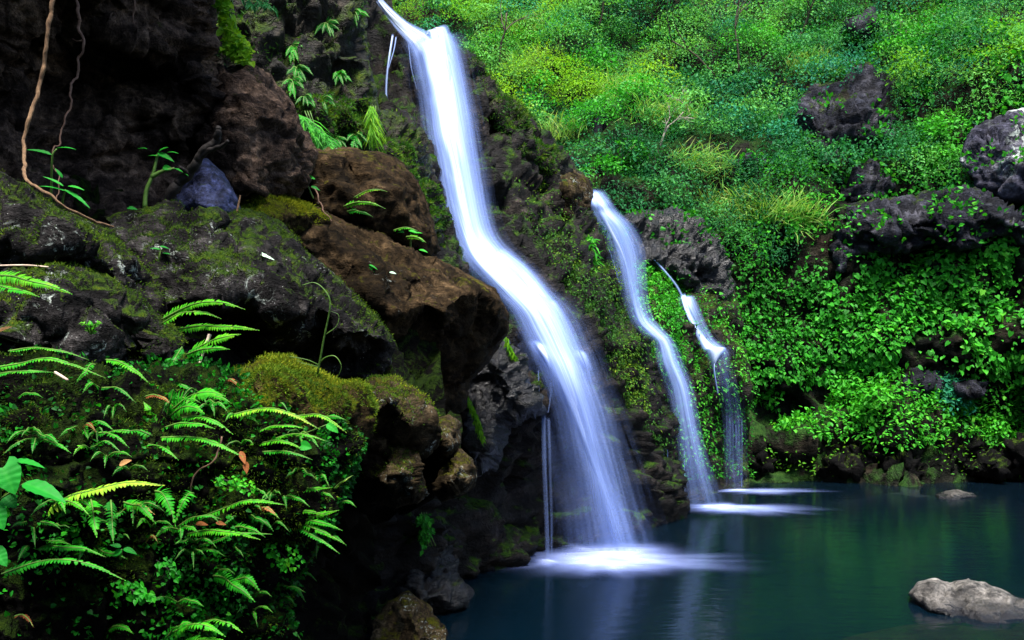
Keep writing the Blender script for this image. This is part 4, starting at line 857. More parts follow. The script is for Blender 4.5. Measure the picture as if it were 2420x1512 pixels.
# undergrowth too dense to count: upper slope of small airy leaves
def upper(x, y, W, N): return (y < 620 - 0.05 * (x - 1400)) & (y > -260) & (x > 850) & (x < 2560) & no_rock(x, y) & ~((x > 1850) & (y > 430))
pos, no, px, py = sample('hillside', 700, upper)
sets = {'air': [], 'deep': [], 'lime': [], 'teal': [], 'ivy': []}
for i in range(len(pos)):
    q = fbm(pos[i:i + 1] * 0.2, 2, 77)[0]; q2 = rng.random()
    q += 0.5 * float(px[i] < 1560 and py[i] < 230)
    kind = 'lime' if q > 0.6 and q2 < 0.4 else 'deep' if q < -0.25 and q2 < 0.6 else ('air', 'air', 'teal', 'ivy', 'air', 'deep')[rng.integers(0, 6)]
    rad = rng.uniform(0.4, 1.35) * (0.8 + pos[i, 1] / 90)
    sets[kind].append(mound(pos[i] + no[i] * 0.15, no[i], rad, int(250 * rad * rad + 160), 0.115, ('diamond', 'oval', 'lance')[i % 3], 0.3 * q + rng.normal(0, 0.1)))
for kind, lb in [('air', 'dense airy mid-green undergrowth covering the upper hillside'), ('deep', 'dark green undergrowth in patches of the upper hillside'), ('lime', 'yellow-green undergrowth in patches of the upper hillside'), ('teal', 'blue-green undergrowth in patches of the upper hillside'), ('ivy', 'vivid green undergrowth in patches of the upper hillside')]:
    V, Fc, T = cat_leaves(sets[kind])
    tag(put('undergrowth', V, Fc, G[kind], attrs={'tint': T}, smooth=False), lb, 'undergrowth', kind='stuff')
# low carpet between the mounds, its darker green painting in the shaded gaps
p, no, px, py = sample('hillside', 60000, lambda x, y, W, N: upper(x, y, W, N) * (0.3 + patch(W, 0.5, -0.4, 0.3, 8)))
t = nrm(no * 0.5 + rnd3(len(p)) * 0.8 - UP * 0.2)
V, Fc, T = leaves(p + no * rng.uniform(0.02, 0.3, (len(p), 1)), t, nrm(no * 0.5 + UP * 0.7 + rnd3(len(p)) * 0.5), rng.uniform(0.07, 0.17, len(p)), 'diamond', np.clip(0.4 + 0.25 * fbm(p * 0.3, 2, 6) + rng.normal(0, 0.18, len(p)), 0, 1))
tag(put('ground_cover', V, Fc, G['deep'], attrs={'tint': T}, smooth=False), 'low leafy ground cover between the hillside shrubs', 'ground cover', kind='stuff')
# ivy wall
def ivy(x, y, W, N): return (((x > 1700) & (y > 420) & (y < 905) & (x + y > 2260)) | ((x > 1850) & (y > 380) & (y < 480)) | ((x > 2130) & (y > 60) & (y < 430))) & no_rock(x, y)
p, no, px, py = sample('hillside', 32000, lambda x, y, W, N: ivy(x, y, W, N) * (0.06 + patch(W, 0.55, -0.5, 0.1, 9)) * (0.35 + 0.65 * (y > 500)))
n = len(p)
t = nrm(no * 0.55 - UP * 0.6 + rnd3(n) * 0.55); sz = (0.06 + 0.17 * rng.random(n) ** 1.6) * (0.75 + 0.3 * (px > 1950))
V, Fc, T = leaves(p + no * rng.uniform(0.02, 0.38, (n, 1)), t, nrm(no * 0.6 + UP * 0.75 + rnd3(n) * 0.45), sz, 'heart', np.clip(0.45 + 0.2 * fbm(p * 0.35, 2, 15) + rng.normal(0, 0.17, n), 0, 1))
tag(put('ivy', V, Fc, G['ivy'], attrs={'tint': T}, smooth=False), 'bright green heart-leaved ivy blanketing the far rock wall', 'ivy', kind='stuff')
# low herbs on the ledge above the far waterline
p, no, px, py = sample('hillside', 7500, lambda x, y, W, N: (x > 1830) & (y > 925 + 60 * (x < 1960)) & (y < 1034))
n = len(p)
V, Fc, T = leaves(p + no * rng.uniform(0.05, 0.4, (n, 1)), nrm(no * 0.5 + rnd3(n) * 0.7 - UP * 0.3), nrm(no * 0.3 + UP + rnd3(n) * 0.3), rng.uniform(0.07, 0.19, n), 'oval', np.clip(0.55 + rng.normal(0, 0.2, n), 0, 1))
tag(put('herbs', V, Fc, G['ivy'], attrs={'tint': T}, smooth=False), 'bright leafy herbs carpeting the ledge above the far waterline', 'herbs', kind='stuff')
p, no, px, py = sample('hillside', 900, lambda x, y, W, N: (x > 1770) & (y > 1050) & (y < 1130))
n = len(p)
V, Fc, T = leaves(p + no * rng.uniform(0.02, 0.5, (n, 1)), nrm(no * 0.5 + rnd3(n) * 0.7), nrm(no * 0.5 + UP + rnd3(n) * 0.3), rng.uniform(0.06, 0.14, n), 'diamond', np.clip(0.25 + rng.normal(0, 0.2, n), 0, 1))
tag(put('waterside_plants', V, Fc, G['lime'], attrs={'tint': T}, smooth=False), 'small plants scattered among the far waterline rocks', 'plants', kind='stuff')
# plants on the falls cliffs
for key, cnt, msk, nm, lb, sz in [('cliff_far', 6500, lambda x, y, W, N: ((x > 1500) & (x < 1610) & (y > 620) & (y < 880)) * 1.0 + 0.25 * ((x > 1560) & (y > 640) & (y < 1130)), 'cliff_plants', 'bright small-leaved plants between the second and third waterfalls', 0.11),
                                  ('cliff', 7000, lambda x, y, W, N: ((x > 1200) & (y > 420) & (x - 1200 > (y - 480) * 0.62) & (x < 1640)) * (0.08 + patch(W, 0.8, -0.2, 0.5, 12)) , 'cliff_plants', 'mossy small plants on the slope right of the main waterfall', 0.07)]:
    p, no, px, py = sample(key, cnt, msk); n = len(p)
    V, Fc, T = leaves(p + no * rng.uniform(0.01, 0.16, (n, 1)), nrm(no * 0.5 + rnd3(n) * 0.6 - UP * 0.5), nrm(no * 0.5 + UP * 0.8 + rnd3(n) * 0.4), rng.uniform(0.5, 1.2, n) * sz, 'diamond', np.clip(0.42 + 0.3 * fbm(p * 0.7, 2, 31) + rng.normal(0, 0.18, n), 0, 1))
    tag(put(nm, V, Fc, G['ivy'] if key == 'cliff_far' else G['moss'], attrs={'tint': T}, smooth=False), lb, 'plants', kind='stuff')
# grass tussocks
def tussock(x, y, key, count, length, label, spread=0.5, mat='grass', tl=0.0, droop=0.5):
    c, no = surf_at(key, x, y)
    p = c + rnd3(count) * spread * rng.random((count, 1)) ** 0.5 * np.array([1, 0.6, 0.5])
    t = nrm(UP * 0.45 + no * 0.8 + rnd3(count) * 0.75 - UP * droop * 1.6 * rng.random((count, 1)))
    V, Fc, T = leaves(p, t, nrm(no + UP + rnd3(count) * 0.6), 0.62 * length * rng.uniform(0.4, 1.25, count), 'blade', np.clip(0.5 + tl + rng.normal(0, 0.22, count), 0, 1))
    e = empty('grass_tussock', c, label, 'grass tussock', 'grass tussocks on the hillside')
    put('blades', V, Fc, G[mat], e, attrs={'tint': T}, smooth=False)
for x, y, cnt, ln, lb, sp in [(1275, 75, 700, 1.5, 'pale yellow-green grass tussock at the top behind the waterfall lip', 1.6), (1260, 150, 420, 1.2, 'small pale grass tussock just right of the bare forked tree', 1.1), (1490, 215, 600, 1.3, 'yellow-green grass tussock on the mid hillside left of the dark thicket', 1.3),
                              (1330, 300, 350, 1.0, 'grass tussock above the mossy ridge', 1.0), (1560, 330, 420, 1.2, 'brownish dry grass tussock in the hillside centre', 1.1), (1640, 420, 420, 1.2, 'grass tussock beside the pale bare twigs', 1.0),
                              (1790, 500, 900, 1.0, 'large hanging light green grass tussock above the black wet rock', 1.3), (1860, 540, 500, 1.2, 'smaller grass tussock right of the large hanging one', 0.9), (1920, 180, 400, 1.1, 'grass tussock crowning the striated outcrop', 1.0),
                              (1720, 470, 400, 1.1, 'grass tussock left of the large hanging one', 1.0), (1440, 180, 420, 1.3, 'grass tussock high up among the pale shrubs', 1.2), (2220, 30, 350, 1.0, 'grass tussock at the top right corner of the slope', 1.0)]:
    tussock(x, y, 'hillside', cnt, ln, lb, sp * 1.25)
# shrubs that stand out one by one
def stemset(c, no, rad, k, r=0.02):
    parts = []
    for i in range(k):
        a = rnd3(1)[0] * 0.6 + UP * 0.9 + no * 0.4
        e = c + nrm(a[None])[0] * rad * rng.uniform(0.6, 1.0)
        m = (c + e) / 2 + rnd3(1)[0] * rad * 0.12
        parts.append(tube(spline([c - no * 0.2, m, e], 6), np.linspace(r, r * 0.4, 6), 5))
    return merge(parts)
def shrub(x, y, rad, mat, label, count=420, size=0.15, shape='oval', tl=0.0, key='hillside', name='shrub', cat='shrub', group='shrubs on the hillside'):
    c, no = surf_at(key, x, y)
    e = empty(name, c, label, cat, group)
    V, Fc, T = cat_leaves([mound(c + no * rad * 0.3 + rnd3(1)[0] * rad * 0.5, no, rad * rng.uniform(0.45, 0.75), count // 4, size, shape, tl) for _ in range(5)])
    put('foliage', V, Fc, G[mat], e, attrs={'tint': T}, smooth=False)
    V, Fc = stemset(c, no, rad, 5)
    put('stems', V, Fc, G['bark'], e)
for x, y, r_, m, lb, kw in [
    (1080, 60, 1.7, 'air', 'round bright green shrub behind the hump of the waterfall lip', dict(tl=0.2)), (960, 20, 1.8, 'teal', 'bluish green shrub in the spray left of the waterfall lip', {}),
    (1360, 170, 1.5, 'ivy', 'vivid green leafy shrub right of the bare forked tree', {}), (1290, 215, 1.2, 'ivy', 'vivid green shrub just above the mossy ridge', dict(tl=0.1)), (1400, 60, 1.8, 'air', 'tall pale green shrub at the top between two grass tussocks', dict(tl=0.15)),
    (1560, 60, 2.0, 'teal', 'wide blue-green shrub under the top edge left of the dark tree', {}), (1600, 230, 1.6, 'deep', 'dark green thicket shrub in the upper middle of the slope', {}), (1760, 230, 1.5, 'deep', 'dark green shrub below the spindly tree, left of the outcrop', {}),
    (1840, 60, 1.9, 'air', 'light green shrub at the top, right of the spindly tree', dict(tl=0.1)), (1700, 330, 1.3, 'teal', 'blue-green shrub above the small blue-grey outcrop', {}), (1600, 350, 1.3, 'air', 'light green shrub amid the dry grass of the slope', dict(tl=0.1)),
    (1500, 300, 1.2, 'ivy', 'vivid shrub below the yellow-green tussock', {}), (1460, 410, 1.1, 'ivy', 'shrub hanging just above the perched boulder', {}), (1550, 440, 1.2, 'deep', 'dark shrub above the black wet rock', {}),
    (1850, 345, 1.1, 'teal', 'spreading blue-green shrub left of the low dark outcrop', dict(tl=0.2)), (1940, 120, 1.5, 'deep', 'dark shrub above the striated outcrop', {}), (2110, 130, 1.4, 'ivy', 'vivid shrub right of the topmost small outcrop', {}), (2180, 200, 1.3, 'lime', 'yellow-green shrub right of the striated outcrop', {}),
    (2300, 60, 1.3, 'deep', 'dark leafy shrub near the top right corner', {}), (2380, 150, 1.2, 'lime', 'straggly yellowish shrub at the right edge, upper slope', {}), (2180, 370, 1.1, 'ivy', 'bright shrub left of the big smooth rock face', dict(tl=0.2)), (2240, 300, 1.0, 'ivy', 'bright shrub above the big smooth rock face', dict(tl=0.15)),
    (1980, 430, 1.0, 'deep', 'dark shrub over the left end of the layered wedge', {}), (2200, 945, 1.0, 'teal', 'blue-green bush growing on the ledge in front of the pale blocks', dict(count=700)), (2010, 935, 0.8, 'ivy', 'bright bush at the left end of the ledge herbs', dict(tl=0.1)),
    (2330, 1005, 0.7, 'ivy', 'bright low bush on the ledge near the right edge', dict(tl=0.2)), (2090, 985, 0.7, 'ivy', 'bright low bush in the middle of the ledge', dict(tl=0.2)), (1840, 930, 0.7, 'ivy', 'bright bush hanging over the dark hollow right of the third waterfall', dict(tl=0.1))]:
    shrub(x, y, r_, m, lb, **kw)
# spindly trees and bare twigs
def grow(p, d, ln, r, depth, parts, tips):
    n = 6; pts = [p]; q = p.copy(); dd = d.copy()
    for i in range(n):
        dd = nrm((dd + rnd3(1)[0] * 0.22 + UP * 0.03)[None])[0]; q = q + dd * ln / n; pts.append(q.copy())
    parts.append(tube(pts, np.linspace(r, r * 0.6, n + 1), 5))
    if depth == 0: tips.append(q); return
    for k in range(rng.integers(2, 4)):
        j = pts[rng.integers(3, n + 1)]
        grow(j, nrm((dd + rnd3(1)[0] * 0.85)[None])[0], ln * rng.uniform(0.55, 0.8), r * 0.55, depth - 1, parts, tips)
    tips.append(q)
def tree(x, y, h, label, mat='air', bark='bark', leaf=40, lean=(0, 0, 1), key='hillside', depth=3, r=0.05, tl=0.0, size=0.12):
    c, no = surf_at(key, x, y)
    e = empty('tree', c, label, 'tree', 'spindly trees on the hillside')
    parts, tips = [], []
    grow(c - UP * 0.2 + no * 0.5, nrm(np.array([lean], float))[0], h * 0.45, r, depth, parts, tips)
    V, Fc = merge(parts); put('trunk', V, Fc, G[bark], e)
    if leaf:
        V, Fc, T = cat_leaves([mound(t, no, h * 0.11, leaf, size, 'diamond', tl) for t in tips])
        put('crown', V, Fc, G[mat], e, attrs={'tint': T}, smooth=False)
for a in [(1175, 150, 5.0, 'nearly bare forked tree just right of the waterfall top', 'air', 'bark', 16, (0.25, -.1, 1)), (1500, 40, 4.5, 'spindly leaning tree with sparse leaves under the top edge, left', 'teal', 'bark', 14, (-0.7, -.1, 0.9)),
          (1740, 190, 6.5, 'tallest spindly dark tree in the upper middle of the slope', 'teal', 'bark', 22, (-0.1, -.15, 1)), (1700, 170, 5.5, 'dark leaning tree with many thin branches, left of the tallest one', 'teal', 'bark', 18, (-0.7, -.1, 0.8)),
          (1880, 120, 5.0, 'spindly tree right of the tallest dark one', 'air', 'bark', 20, (0.3, -.1, 1)), (1400, 90, 4.5, 'thin tree behind the pale grass near the top', 'air', 'bark', 16, (0.3, -.1, 1)),
          (1555, 400, 1.9, 'pale bare dead sapling in the middle of the slope', 'air', 'palebark', 0, (0.4, -.3, 1)), (1640, 330, 1.8, 'pale bare twiggy bush above the dead sapling', 'air', 'palebark', 0, (-0.2, -.3, 1)),
          (1240, 20, 4.0, 'leafy young tree behind the main waterfall, cut by the top edge', 'lime', 'bark', 26, (0.1, -.1, 1))]:
    tree(*a)
print('hill foliage', time.time() - T0)
# ================================================================ plants and small things near the camera
G['fern'] = leaf_mat('fern_leaves', [(0.005, 0.065, 0.006), (0.010, 0.17, 0.010), (0.025, 0.31, 0.012), (0.10, 0.42, 0.012), (0.34, 0.46, 0.04)], 0.35, 0.5, 0.15)
G['broad'] = leaf_mat('broad_leaves', [(0.006, 0.08, 0.012), (0.010, 0.2, 0.018), (0.03, 0.34, 0.02)], 0.3, 0.55, 0.12)
G['mossleaf'] = leaf_mat('moss_tufts', [(0.010, 0.03, 0.003), (0.035, 0.085, 0.005), (0.10, 0.16, 0.007), (0.24, 0.25, 0.012)], 0.2, 0.8, 0.1)
G['stem'] = plain_mat('green_stem', (0.03, 0.08, 0.01), (0.1, 0.2, 0.03), 14.0, 0.5)
G['vine'] = plain_mat('vine_bark', (0.07, 0.035, 0.016), (0.24, 0.14, 0.07), 30.0, 0.8, 1.0, stretch=(1, 1, 0.25))
G['root'] = plain_mat('thin_root_bark', (0.06, 0.03, 0.018), (0.2, 0.11, 0.07), 16.0, 0.7)
G['deadwood'] = plain_mat('dead_wood', (0.003, 0.002, 0.002), (0.013, 0.009, 0.007), 10.0, 0.8, 0.6)
G['palewood'] = plain_mat('pale_dead_wood', (0.28, 0.2, 0.14), (0.6, 0.46, 0.36), 12.0, 0.8)
G['deadleaf'] = leaf_mat('dead_leaves', [(0.1, 0.03, 0.01), (0.26, 0.09, 0.03), (0.42, 0.22, 0.09)], 0.2, 0.6)
G['paleleaf'] = leaf_mat('pale_fallen_leaf', [(0.35, 0.55, 0.38), (0.5, 0.72, 0.5)], 0.2, 0.5)
TOCAM = lambda p: nrm((np.array([0, 0, H]) - p)[None])[0]
def frond_geo(b, t, arch, w, tint, pairs=20, face=0.55, r=random, curl=0.0, gap=0.5):
    """b, t: (x, y, distance) of base and tip; arch in frame units upward; w half-width in metres"""
    B, Tp = P(*b), P(*t); L = np.linalg.norm(Tp - B)
    mid = (B + Tp) / 2 + UP * arch * r.uniform(0.7, 1.3) * b[2] / F + TOCAM(B) * 0.04 + np.array([0, 0, r.uniform(-.012, .012)])
    q = (B * 0.72 + Tp * 0.28) + UP * arch * 0.85 * b[2] / F
    path = spline([B, q, mid, (mid + Tp) / 2 + UP * arch * 0.28 * b[2] / F, Tp], pairs * 2 + 1)
    tan = nrm(np.gradient(path, axis=0)); no = nrm(UP * face + TOCAM(B) * (1 - face) + np.array([r.uniform(-.45, .45), 0, r.uniform(-.2, .2)]))
    no = np.broadcast_to(no, tan.shape); side = nrm(np.cross(tan, no)); no = np.cross(side, tan)
    Vs, Fs, Ts, o = [], [], [], 0
    n = len(path)
    u = np.linspace(0, 1, n)
    prof = np.minimum(1.0, 0.45 + u * 4) * (1 - u ** 1.6) + 0.05
    step = L / n
    for i in range(1, n):
        for sgn in (-1, 1):
            if r.random() < 0.04: continue
            ln = w * prof[i] * r.uniform(0.8, 1.12); wd = step * (1.18 - 0.2 * gap)
            d = side[i] * sgn * 0.93 + tan[i] * 0.34 - no[i] * r.uniform(0.1, 0.35) * (1 + curl)
            bs = path[i]
            tw = tan[i] * wd * 0.5
            pts = np.array([bs - tw * 0.8, bs + tw * 0.8, bs + d * ln * 0.45 + tw + no[i] * 0.06 * ln, bs + d * ln * 0.45 - tw + no[i] * 0.06 * ln,
                            bs + d * ln * 0.8 + tw * 0.6 - no[i] * 0.02 * ln, bs + d * ln * 0.8 - tw * 0.55 - no[i] * 0.02 * ln, bs + d * ln - no[i] * 0.12 * ln])
            Vs.append(pts); Fs.append(np.array([(0, 1, 2), (0, 2, 3), (3, 2, 4), (3, 4, 5), (5, 4, 6)]) + o); o += 7
            Ts.append(np.full(7, np.clip(tint + r.uniform(-.1, .1) + 0.12 * (u[i] - 0.5), 0, 1)))
    rv, rf = tube(path, np.linspace(0.0045, 0.0012, n) * (b[2] / 3.6), 4)
    return np.vstack(Vs), np.vstack(Fs), np.concatenate(Ts), rv, rf
def fern(label, fronds, tint=0.5, face=0.55, group=None, name='fern', mat='fern'):
    """fronds: (bx, by, bD, tx, ty, tD, arch, width_px[, tint])"""
    f0 = fronds[0]; e = empty(name, P(f0[0], f0[1], f0[2]), label, 'fern', group)
    for f in fronds:
        w = f[7] * f[2] / F; Lpx = math.hypot(f[3] - f[0], f[4] - f[1])
        V, Fc, T, rv, rf = frond_geo(f[0:3], f[3:6], f[6], w, (f[8] if len(f) > 8 else tint) + random.uniform(-0.12, 0.08), pairs=max(7, min(18, int(Lpx / 11))), face=face)
        o = put('frond', V, Fc, G[mat], e, attrs={'tint': T}, smooth=False)
        put('midrib', rv, rf, G['stem'], o)
    return e
FG = 'ferns on the foreground bank'
fern('yellowing fern frond arching over the broad leaves at lower left', [(60, 1242, 3.3, 384, 1146, 3.2, 42, 30, 0.97)])
fern('fern with three fronds hanging down below the yellowing frond', [(215, 1180, 3.35, 228, 1266, 3.2, 6, 22), (262, 1182, 3.35, 268, 1280, 3.2, 6, 18, 0.35), (292, 1186, 3.35, 366, 1234, 3.2, 8, 18, 0.6)], 0.5, 0.2)
fern('fern with two broad drooping fronds meeting in a point', [(366, 1160, 3.5, 414, 1240, 3.35, 22, 26), (458, 1166, 3.5, 414, 1236, 3.38, 22, 22)], 0.45, 0.25)
fern('pair of long arching ferns low at the left edge', [(4, 1356, 3.2, 294, 1370, 3.1, 36, 17), (48, 1316, 3.3, 250, 1316, 3.2, 30, 15, 0.42)], 0.48, 0.45)
fern('fern reaching right from the middle of the bank with flat fronds', [(440, 1262, 3.7, 612, 1274, 3.5, 14, 16), (485, 1218, 3.75, 670, 1192, 3.6, 14, 17), (420, 1245, 3.7, 520, 1225, 3.6, 16, 12), (470, 1290, 3.7, 640, 1262, 3.55, 8, 12, 0.4)], 0.55, 0.7)
fern('fern with two fronds pointing down right near the bottom of the bank', [(502, 1360, 3.75, 600, 1420, 3.6, 14, 20), (550, 1372, 3.8, 614, 1398, 3.7, 14, 18, 0.45)], 0.5, 0.35)
fern('fern at the bottom edge of the picture with spread fronds', [(400, 1500, 3.6, 530, 1502, 3.45, 24, 22), (480, 1470, 3.7, 570, 1492, 3.55, 14, 16, 0.65), (395, 1505, 3.6, 450, 1470, 3.5, 12, 18, 0.5), (420, 1525, 3.6, 560, 1530, 3.45, 14, 20)], 0.6, 0.4)
fern('long pale yellow-green fern arching along the top of the bank', [(536, 984, 3.95, 752, 1012, 3.75, 26, 18, 0.82), (690, 985, 4.1, 816, 1020, 3.9, 16, 12, 0.72)], 0.8, 0.6)
fern('layered fern on the right shoulder of the bank', [(612, 1020, 4.05, 718, 1012, 3.9, 12, 16), (610, 1050, 4.05, 712, 1060, 3.9, 12, 14), (640, 1040, 4.05, 770, 1042, 3.9, 14, 14), (620, 1068, 4.0, 735, 1085, 3.9, 8, 12, 0.45)], 0.6, 0.7)
fern('fern with many fronds fanning at the centre of the bank', [(380, 1034, 3.65, 572, 1078, 3.5, 16, 20), (430, 988, 3.75, 548, 1024, 3.6, 16, 18), (360, 1030, 3.65, 250, 1022, 3.6, 12, 14, 0.45), (370, 1000, 3.65, 340, 950, 3.6, 4, 16, 0.55), (390, 1010, 3.65, 505, 1012, 3.5, 12, 16), (350, 1050, 3.6, 420, 1085, 3.45, 8, 15, 0.5)], 0.55, 0.55)
fern('broad soft green fern frond below the pale stick', [(398, 975, 3.85, 530, 935, 3.7, 22, 34), (395, 985, 3.85, 410, 920, 3.75, 8, 26, 0.45), (400, 985, 3.85, 480, 975, 3.65, 18, 24)], 0.5, 0.3)
fern('fern with toothed fronds at the right edge of the bank over the dark hollow', [(668, 1236, 4.2, 800, 1306, 4.0, 12, 14, 0.5), (672, 1230, 4.2, 804, 1280, 4.0, 10, 14), (680, 1228, 4.2, 806, 1252, 4.0, 10, 14), (690, 1240, 4.2, 798, 1206, 4.05, 4, 15), (666, 1226, 4.2, 770, 1216, 4.05, 6, 12)], 0.55, 0.5)
fern('small fern with one orange withered tip at the right edge of the bank', [(672, 1188, 4.2, 782, 1152, 4.05, 6, 16), (790, 1155, 4.15, 832, 1124, 4.1, 4, 5, 0.98)], 0.6, 0.6)
fern('bright fern entering from the left edge beside the lichen-spotted boulder', [(-30, 652, 3.7, 168, 694, 3.6, 14, 22), (-40, 680, 3.7, 90, 700, 3.55, 12, 18, 0.5)], 0.62, 0.5)
fern('long narrow fern fronds lying across the left edge', [(-30, 872, 3.35, 246, 892, 3.3, 22, 13), (20, 830, 3.45, 208, 850, 3.4, 16, 9, 0.6), (-30, 890, 3.35, 130, 880, 3.3, 8, 13, 0.5)], 0.6, 0.55)
fern('small fern left of the moss cushion, pointing down right', [(250, 850, 3.7, 352, 905, 3.6, 14, 14), (225, 862, 3.7, 180, 905, 3.6, 14, 12, 0.5)], 0.6, 0.5)
fern('feathery fern rising in front of the long boulder', [(382, 755, 4.5, 576, 730, 4.3, 24, 16), (382, 765, 4.5, 520, 752, 4.35, 22, 14, 0.7), (420, 778, 4.5, 610, 780, 4.3, 10, 16), (450, 830, 4.4, 566, 790, 4.25, 6, 22), (440, 838, 4.4, 540, 825, 4.25, 8, 16), (430, 820, 4.45, 400, 880, 4.3, 4, 14, 0.4)], 0.62, 0.4)
fern('tiny bright fan-shaped fern on the dark moss below the grey boulder', [(215, 790, 3.9, 186, 765, 3.85, 8, 12), (215, 790, 3.9, 240, 764, 3.85, 8, 12), (215, 790, 3.9, 212, 758, 3.85, 4, 13)], 0.68, 0.3)
# ferns on the brown boulders and the rock block
fern('upper of two pale ferns on the reddish brown boulder', [(836, 468, 9.3, 912, 452, 9.2, 10, 8, 0.85)], 0.85, 0.4)
fern('lower of two pale ferns on the reddish brown boulder', [(812, 488, 9.2, 908, 492, 9.0, 12, 9, 0.7), (820, 500, 9.2, 880, 512, 9.1, 8, 9, 0.45)], 0.7, 0.4)
fern('small fern at the joint between the two brown boulders', [(930, 545, 9.6, 985, 545, 9.4, 6, 8), (960, 560, 9.6, 1005, 572, 9.4, 5, 8, 0.75)], 0.65, 0.5)
for i, (x, y, lb) in enumerate([(690, 110, 'small fern high on the mossy rock block, left side'), (770, 55, 'small fern near the top of the mossy rock block'), (700, 160, 'dark fern below the leftmost one on the rock block'), (800, 175, 'bright fern in the middle of the mossy rock block'),
                                (720, 230, 'fern in the shaded cleft of the rock block'), (760, 235, 'fern beside the mossy bulge of the rock block'), (690, 190, 'fern at the left edge of the rock block above the slab crest'), (840, 320, 'fern at the foot of the rock block near the flat boulder top'), (790, 330, 'fern on the flat boulder top under the rock block'), (835, 30, 'fern at the top right corner of the rock block')]):
    c, no = surf_at('rock_block', x, y); D = c[1] - 0.08
    fern(lb, [(x, y, D, x + dx * 0.7 * rng.uniform(0.5, 1.2), y + dy * rng.uniform(0.6, 1.4), D - 0.2, 7, 12) for dx, dy in ((48, 16), (30, 28), (-34, 20), (-10, 32), (44, 2), (14, 34))], 0.22 if i % 3 else 0.4, 0.35, 'ferns on the rock block')
# small filler ferns in the shade of the bank that nothing tells apart
marks = [('the yellowing frond', 220, 1165), ('the three hanging fronds', 265, 1225), ('the broad drooping pair', 412, 1190), ('the long arching pair', 150, 1345), ('the big glossy leaves', 60, 1130), ('the moss cushion', 700, 930),
         ('the pale arching top fern', 640, 990), ('the curled red-brown leaf', 572, 1080), ('the bright maidenhair', 555, 1143), ('the dark maidenhair', 396, 1344), ('the wide maidenhair', 315, 1396), ('the hollow-edge maidenhair', 672, 1314),
         ('the toothed ferns', 740, 1250), ('the bottom-edge fern', 480, 1490), ('the crooked reddish twig', 480, 1110), ('the yellowish dead leaf', 290, 1098), ('the two down-pointing fronds', 555, 1390), ('the rust red dead leaf', 475, 1236)]
dirs = ['right of', 'below and right of', 'just below', 'below and left of', 'left of', 'above and left of', 'just above', 'above and right of']
used = set()
def place_words(x, y):
    for _, nm, mx, my in sorted((math.hypot(x - mx, y - my), nm, mx, my) for nm, mx, my in marks):
        d = dirs[int(round(math.atan2(y - my, x - mx) / (math.pi / 4))) % 8]
        if (nm, d) not in used: used.add((nm, d)); return d + ' ' + nm
p, no, px, py = sample('fern_bank', 78, lambda x, y, W, N: (x > 0) & (x < 800) & (y > 900) & (y < 1500))
for i in range(len(p)):
    D = p[i, 1] - 0.03; s = rng.uniform(0.6, 1.35)
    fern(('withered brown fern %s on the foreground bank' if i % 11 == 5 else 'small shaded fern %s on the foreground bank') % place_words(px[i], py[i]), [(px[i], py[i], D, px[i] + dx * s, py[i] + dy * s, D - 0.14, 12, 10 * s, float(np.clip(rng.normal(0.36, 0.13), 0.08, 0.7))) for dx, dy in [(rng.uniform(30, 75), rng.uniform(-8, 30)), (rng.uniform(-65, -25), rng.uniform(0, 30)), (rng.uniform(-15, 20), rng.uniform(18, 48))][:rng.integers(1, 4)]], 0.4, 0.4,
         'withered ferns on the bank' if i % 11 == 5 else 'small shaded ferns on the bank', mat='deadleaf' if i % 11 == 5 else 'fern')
# broad leaves
def leaf_geo(b, ang, L, Wd, D, tiltup=0.4, sag=0.2, heart=0.0, n=20, m=8, tint=0.5, roll=0.0):
    B = P(b[0], b[1], D); s = D / F
    T = np.array([math.cos(ang), -0.25, -math.sin(ang)]); T = T / np.linalg.norm(T)
    no = nrm((UP * tiltup + TOCAM(B) * (1 - tiltup) + np.array([roll, 0, 0]))[None])[0]; no = nrm((no - (no @ T) * T)[None])[0]; S = np.cross(no, T)
    u = np.linspace(0, 1, n); v = np.linspace(-1, 1, m + 1)
    prof = (np.sin(np.pi * np.clip(u, 0, 1) ** 0.75) ** 0.8) * (1 - 0.25 * u)
    uu, vv = np.meshgrid(u, v, indexing='ij'); pr = np.repeat(prof[:, None], m + 1, 1)
    back = heart * np.abs(vv) ** 1.5 * (1 - uu) ** 3
    V = B + s * ((uu - back * 0.35)[..., None] * L * T + (vv * (pr + heart * 0.8 * (1 - uu) ** 4 * (uu > -1)) * Wd / 2)[..., None] * S + (np.abs(vv) * 0.14 * Wd * pr - sag * L * uu ** 2 + 0.035 * Wd * np.sin(uu * 34 - np.abs(vv) * 5) * np.abs(vv) ** 0.5 * pr)[..., None] * no)
    ix = np.arange(n * (m + 1)).reshape(n, m + 1)
    Fc = np.stack([ix[:-1, :-1].ravel(), ix[1:, :-1].ravel(), ix[1:, 1:].ravel(), ix[:-1, 1:].ravel()], -1)
    t = np.clip(tint + 0.12 * (np.abs(vv) < 0.1) + 0 * uu, 0, 1).ravel()
    return V.reshape(-1, 3), Fc, t
def plant(label, lvs, stems=(), name='plant', cat='plant', mat='broad', group=None, stem_r=0.006, stem_mat='stem'):
    """lvs: (x, y, D, angle_deg, length_px, width_px, tint, tiltup, heart)"""
    e = empty(name, P(*(stems[0][0] if stems else lvs[0][:3])), label, cat, group)
    for l in lvs:
        V, Fc, T = leaf_geo(l[:2], R(l[3]), l[4], l[5], l[2], l[7] if len(l) > 7 else 0.5, heart=l[8] if len(l) > 8 else 0.0, tint=l[6])
        put('leaf', V, Fc, G[mat], e, attrs={'tint': T})
    for st in stems:
        V, Fc = tube(spline(np.array([P(*q) for q in st]), 14), np.linspace(stem_r, stem_r * 0.5, 14) * st[0][2] / 4, 6)
        put('stem', V, Fc, G[stem_mat], e)
    return e
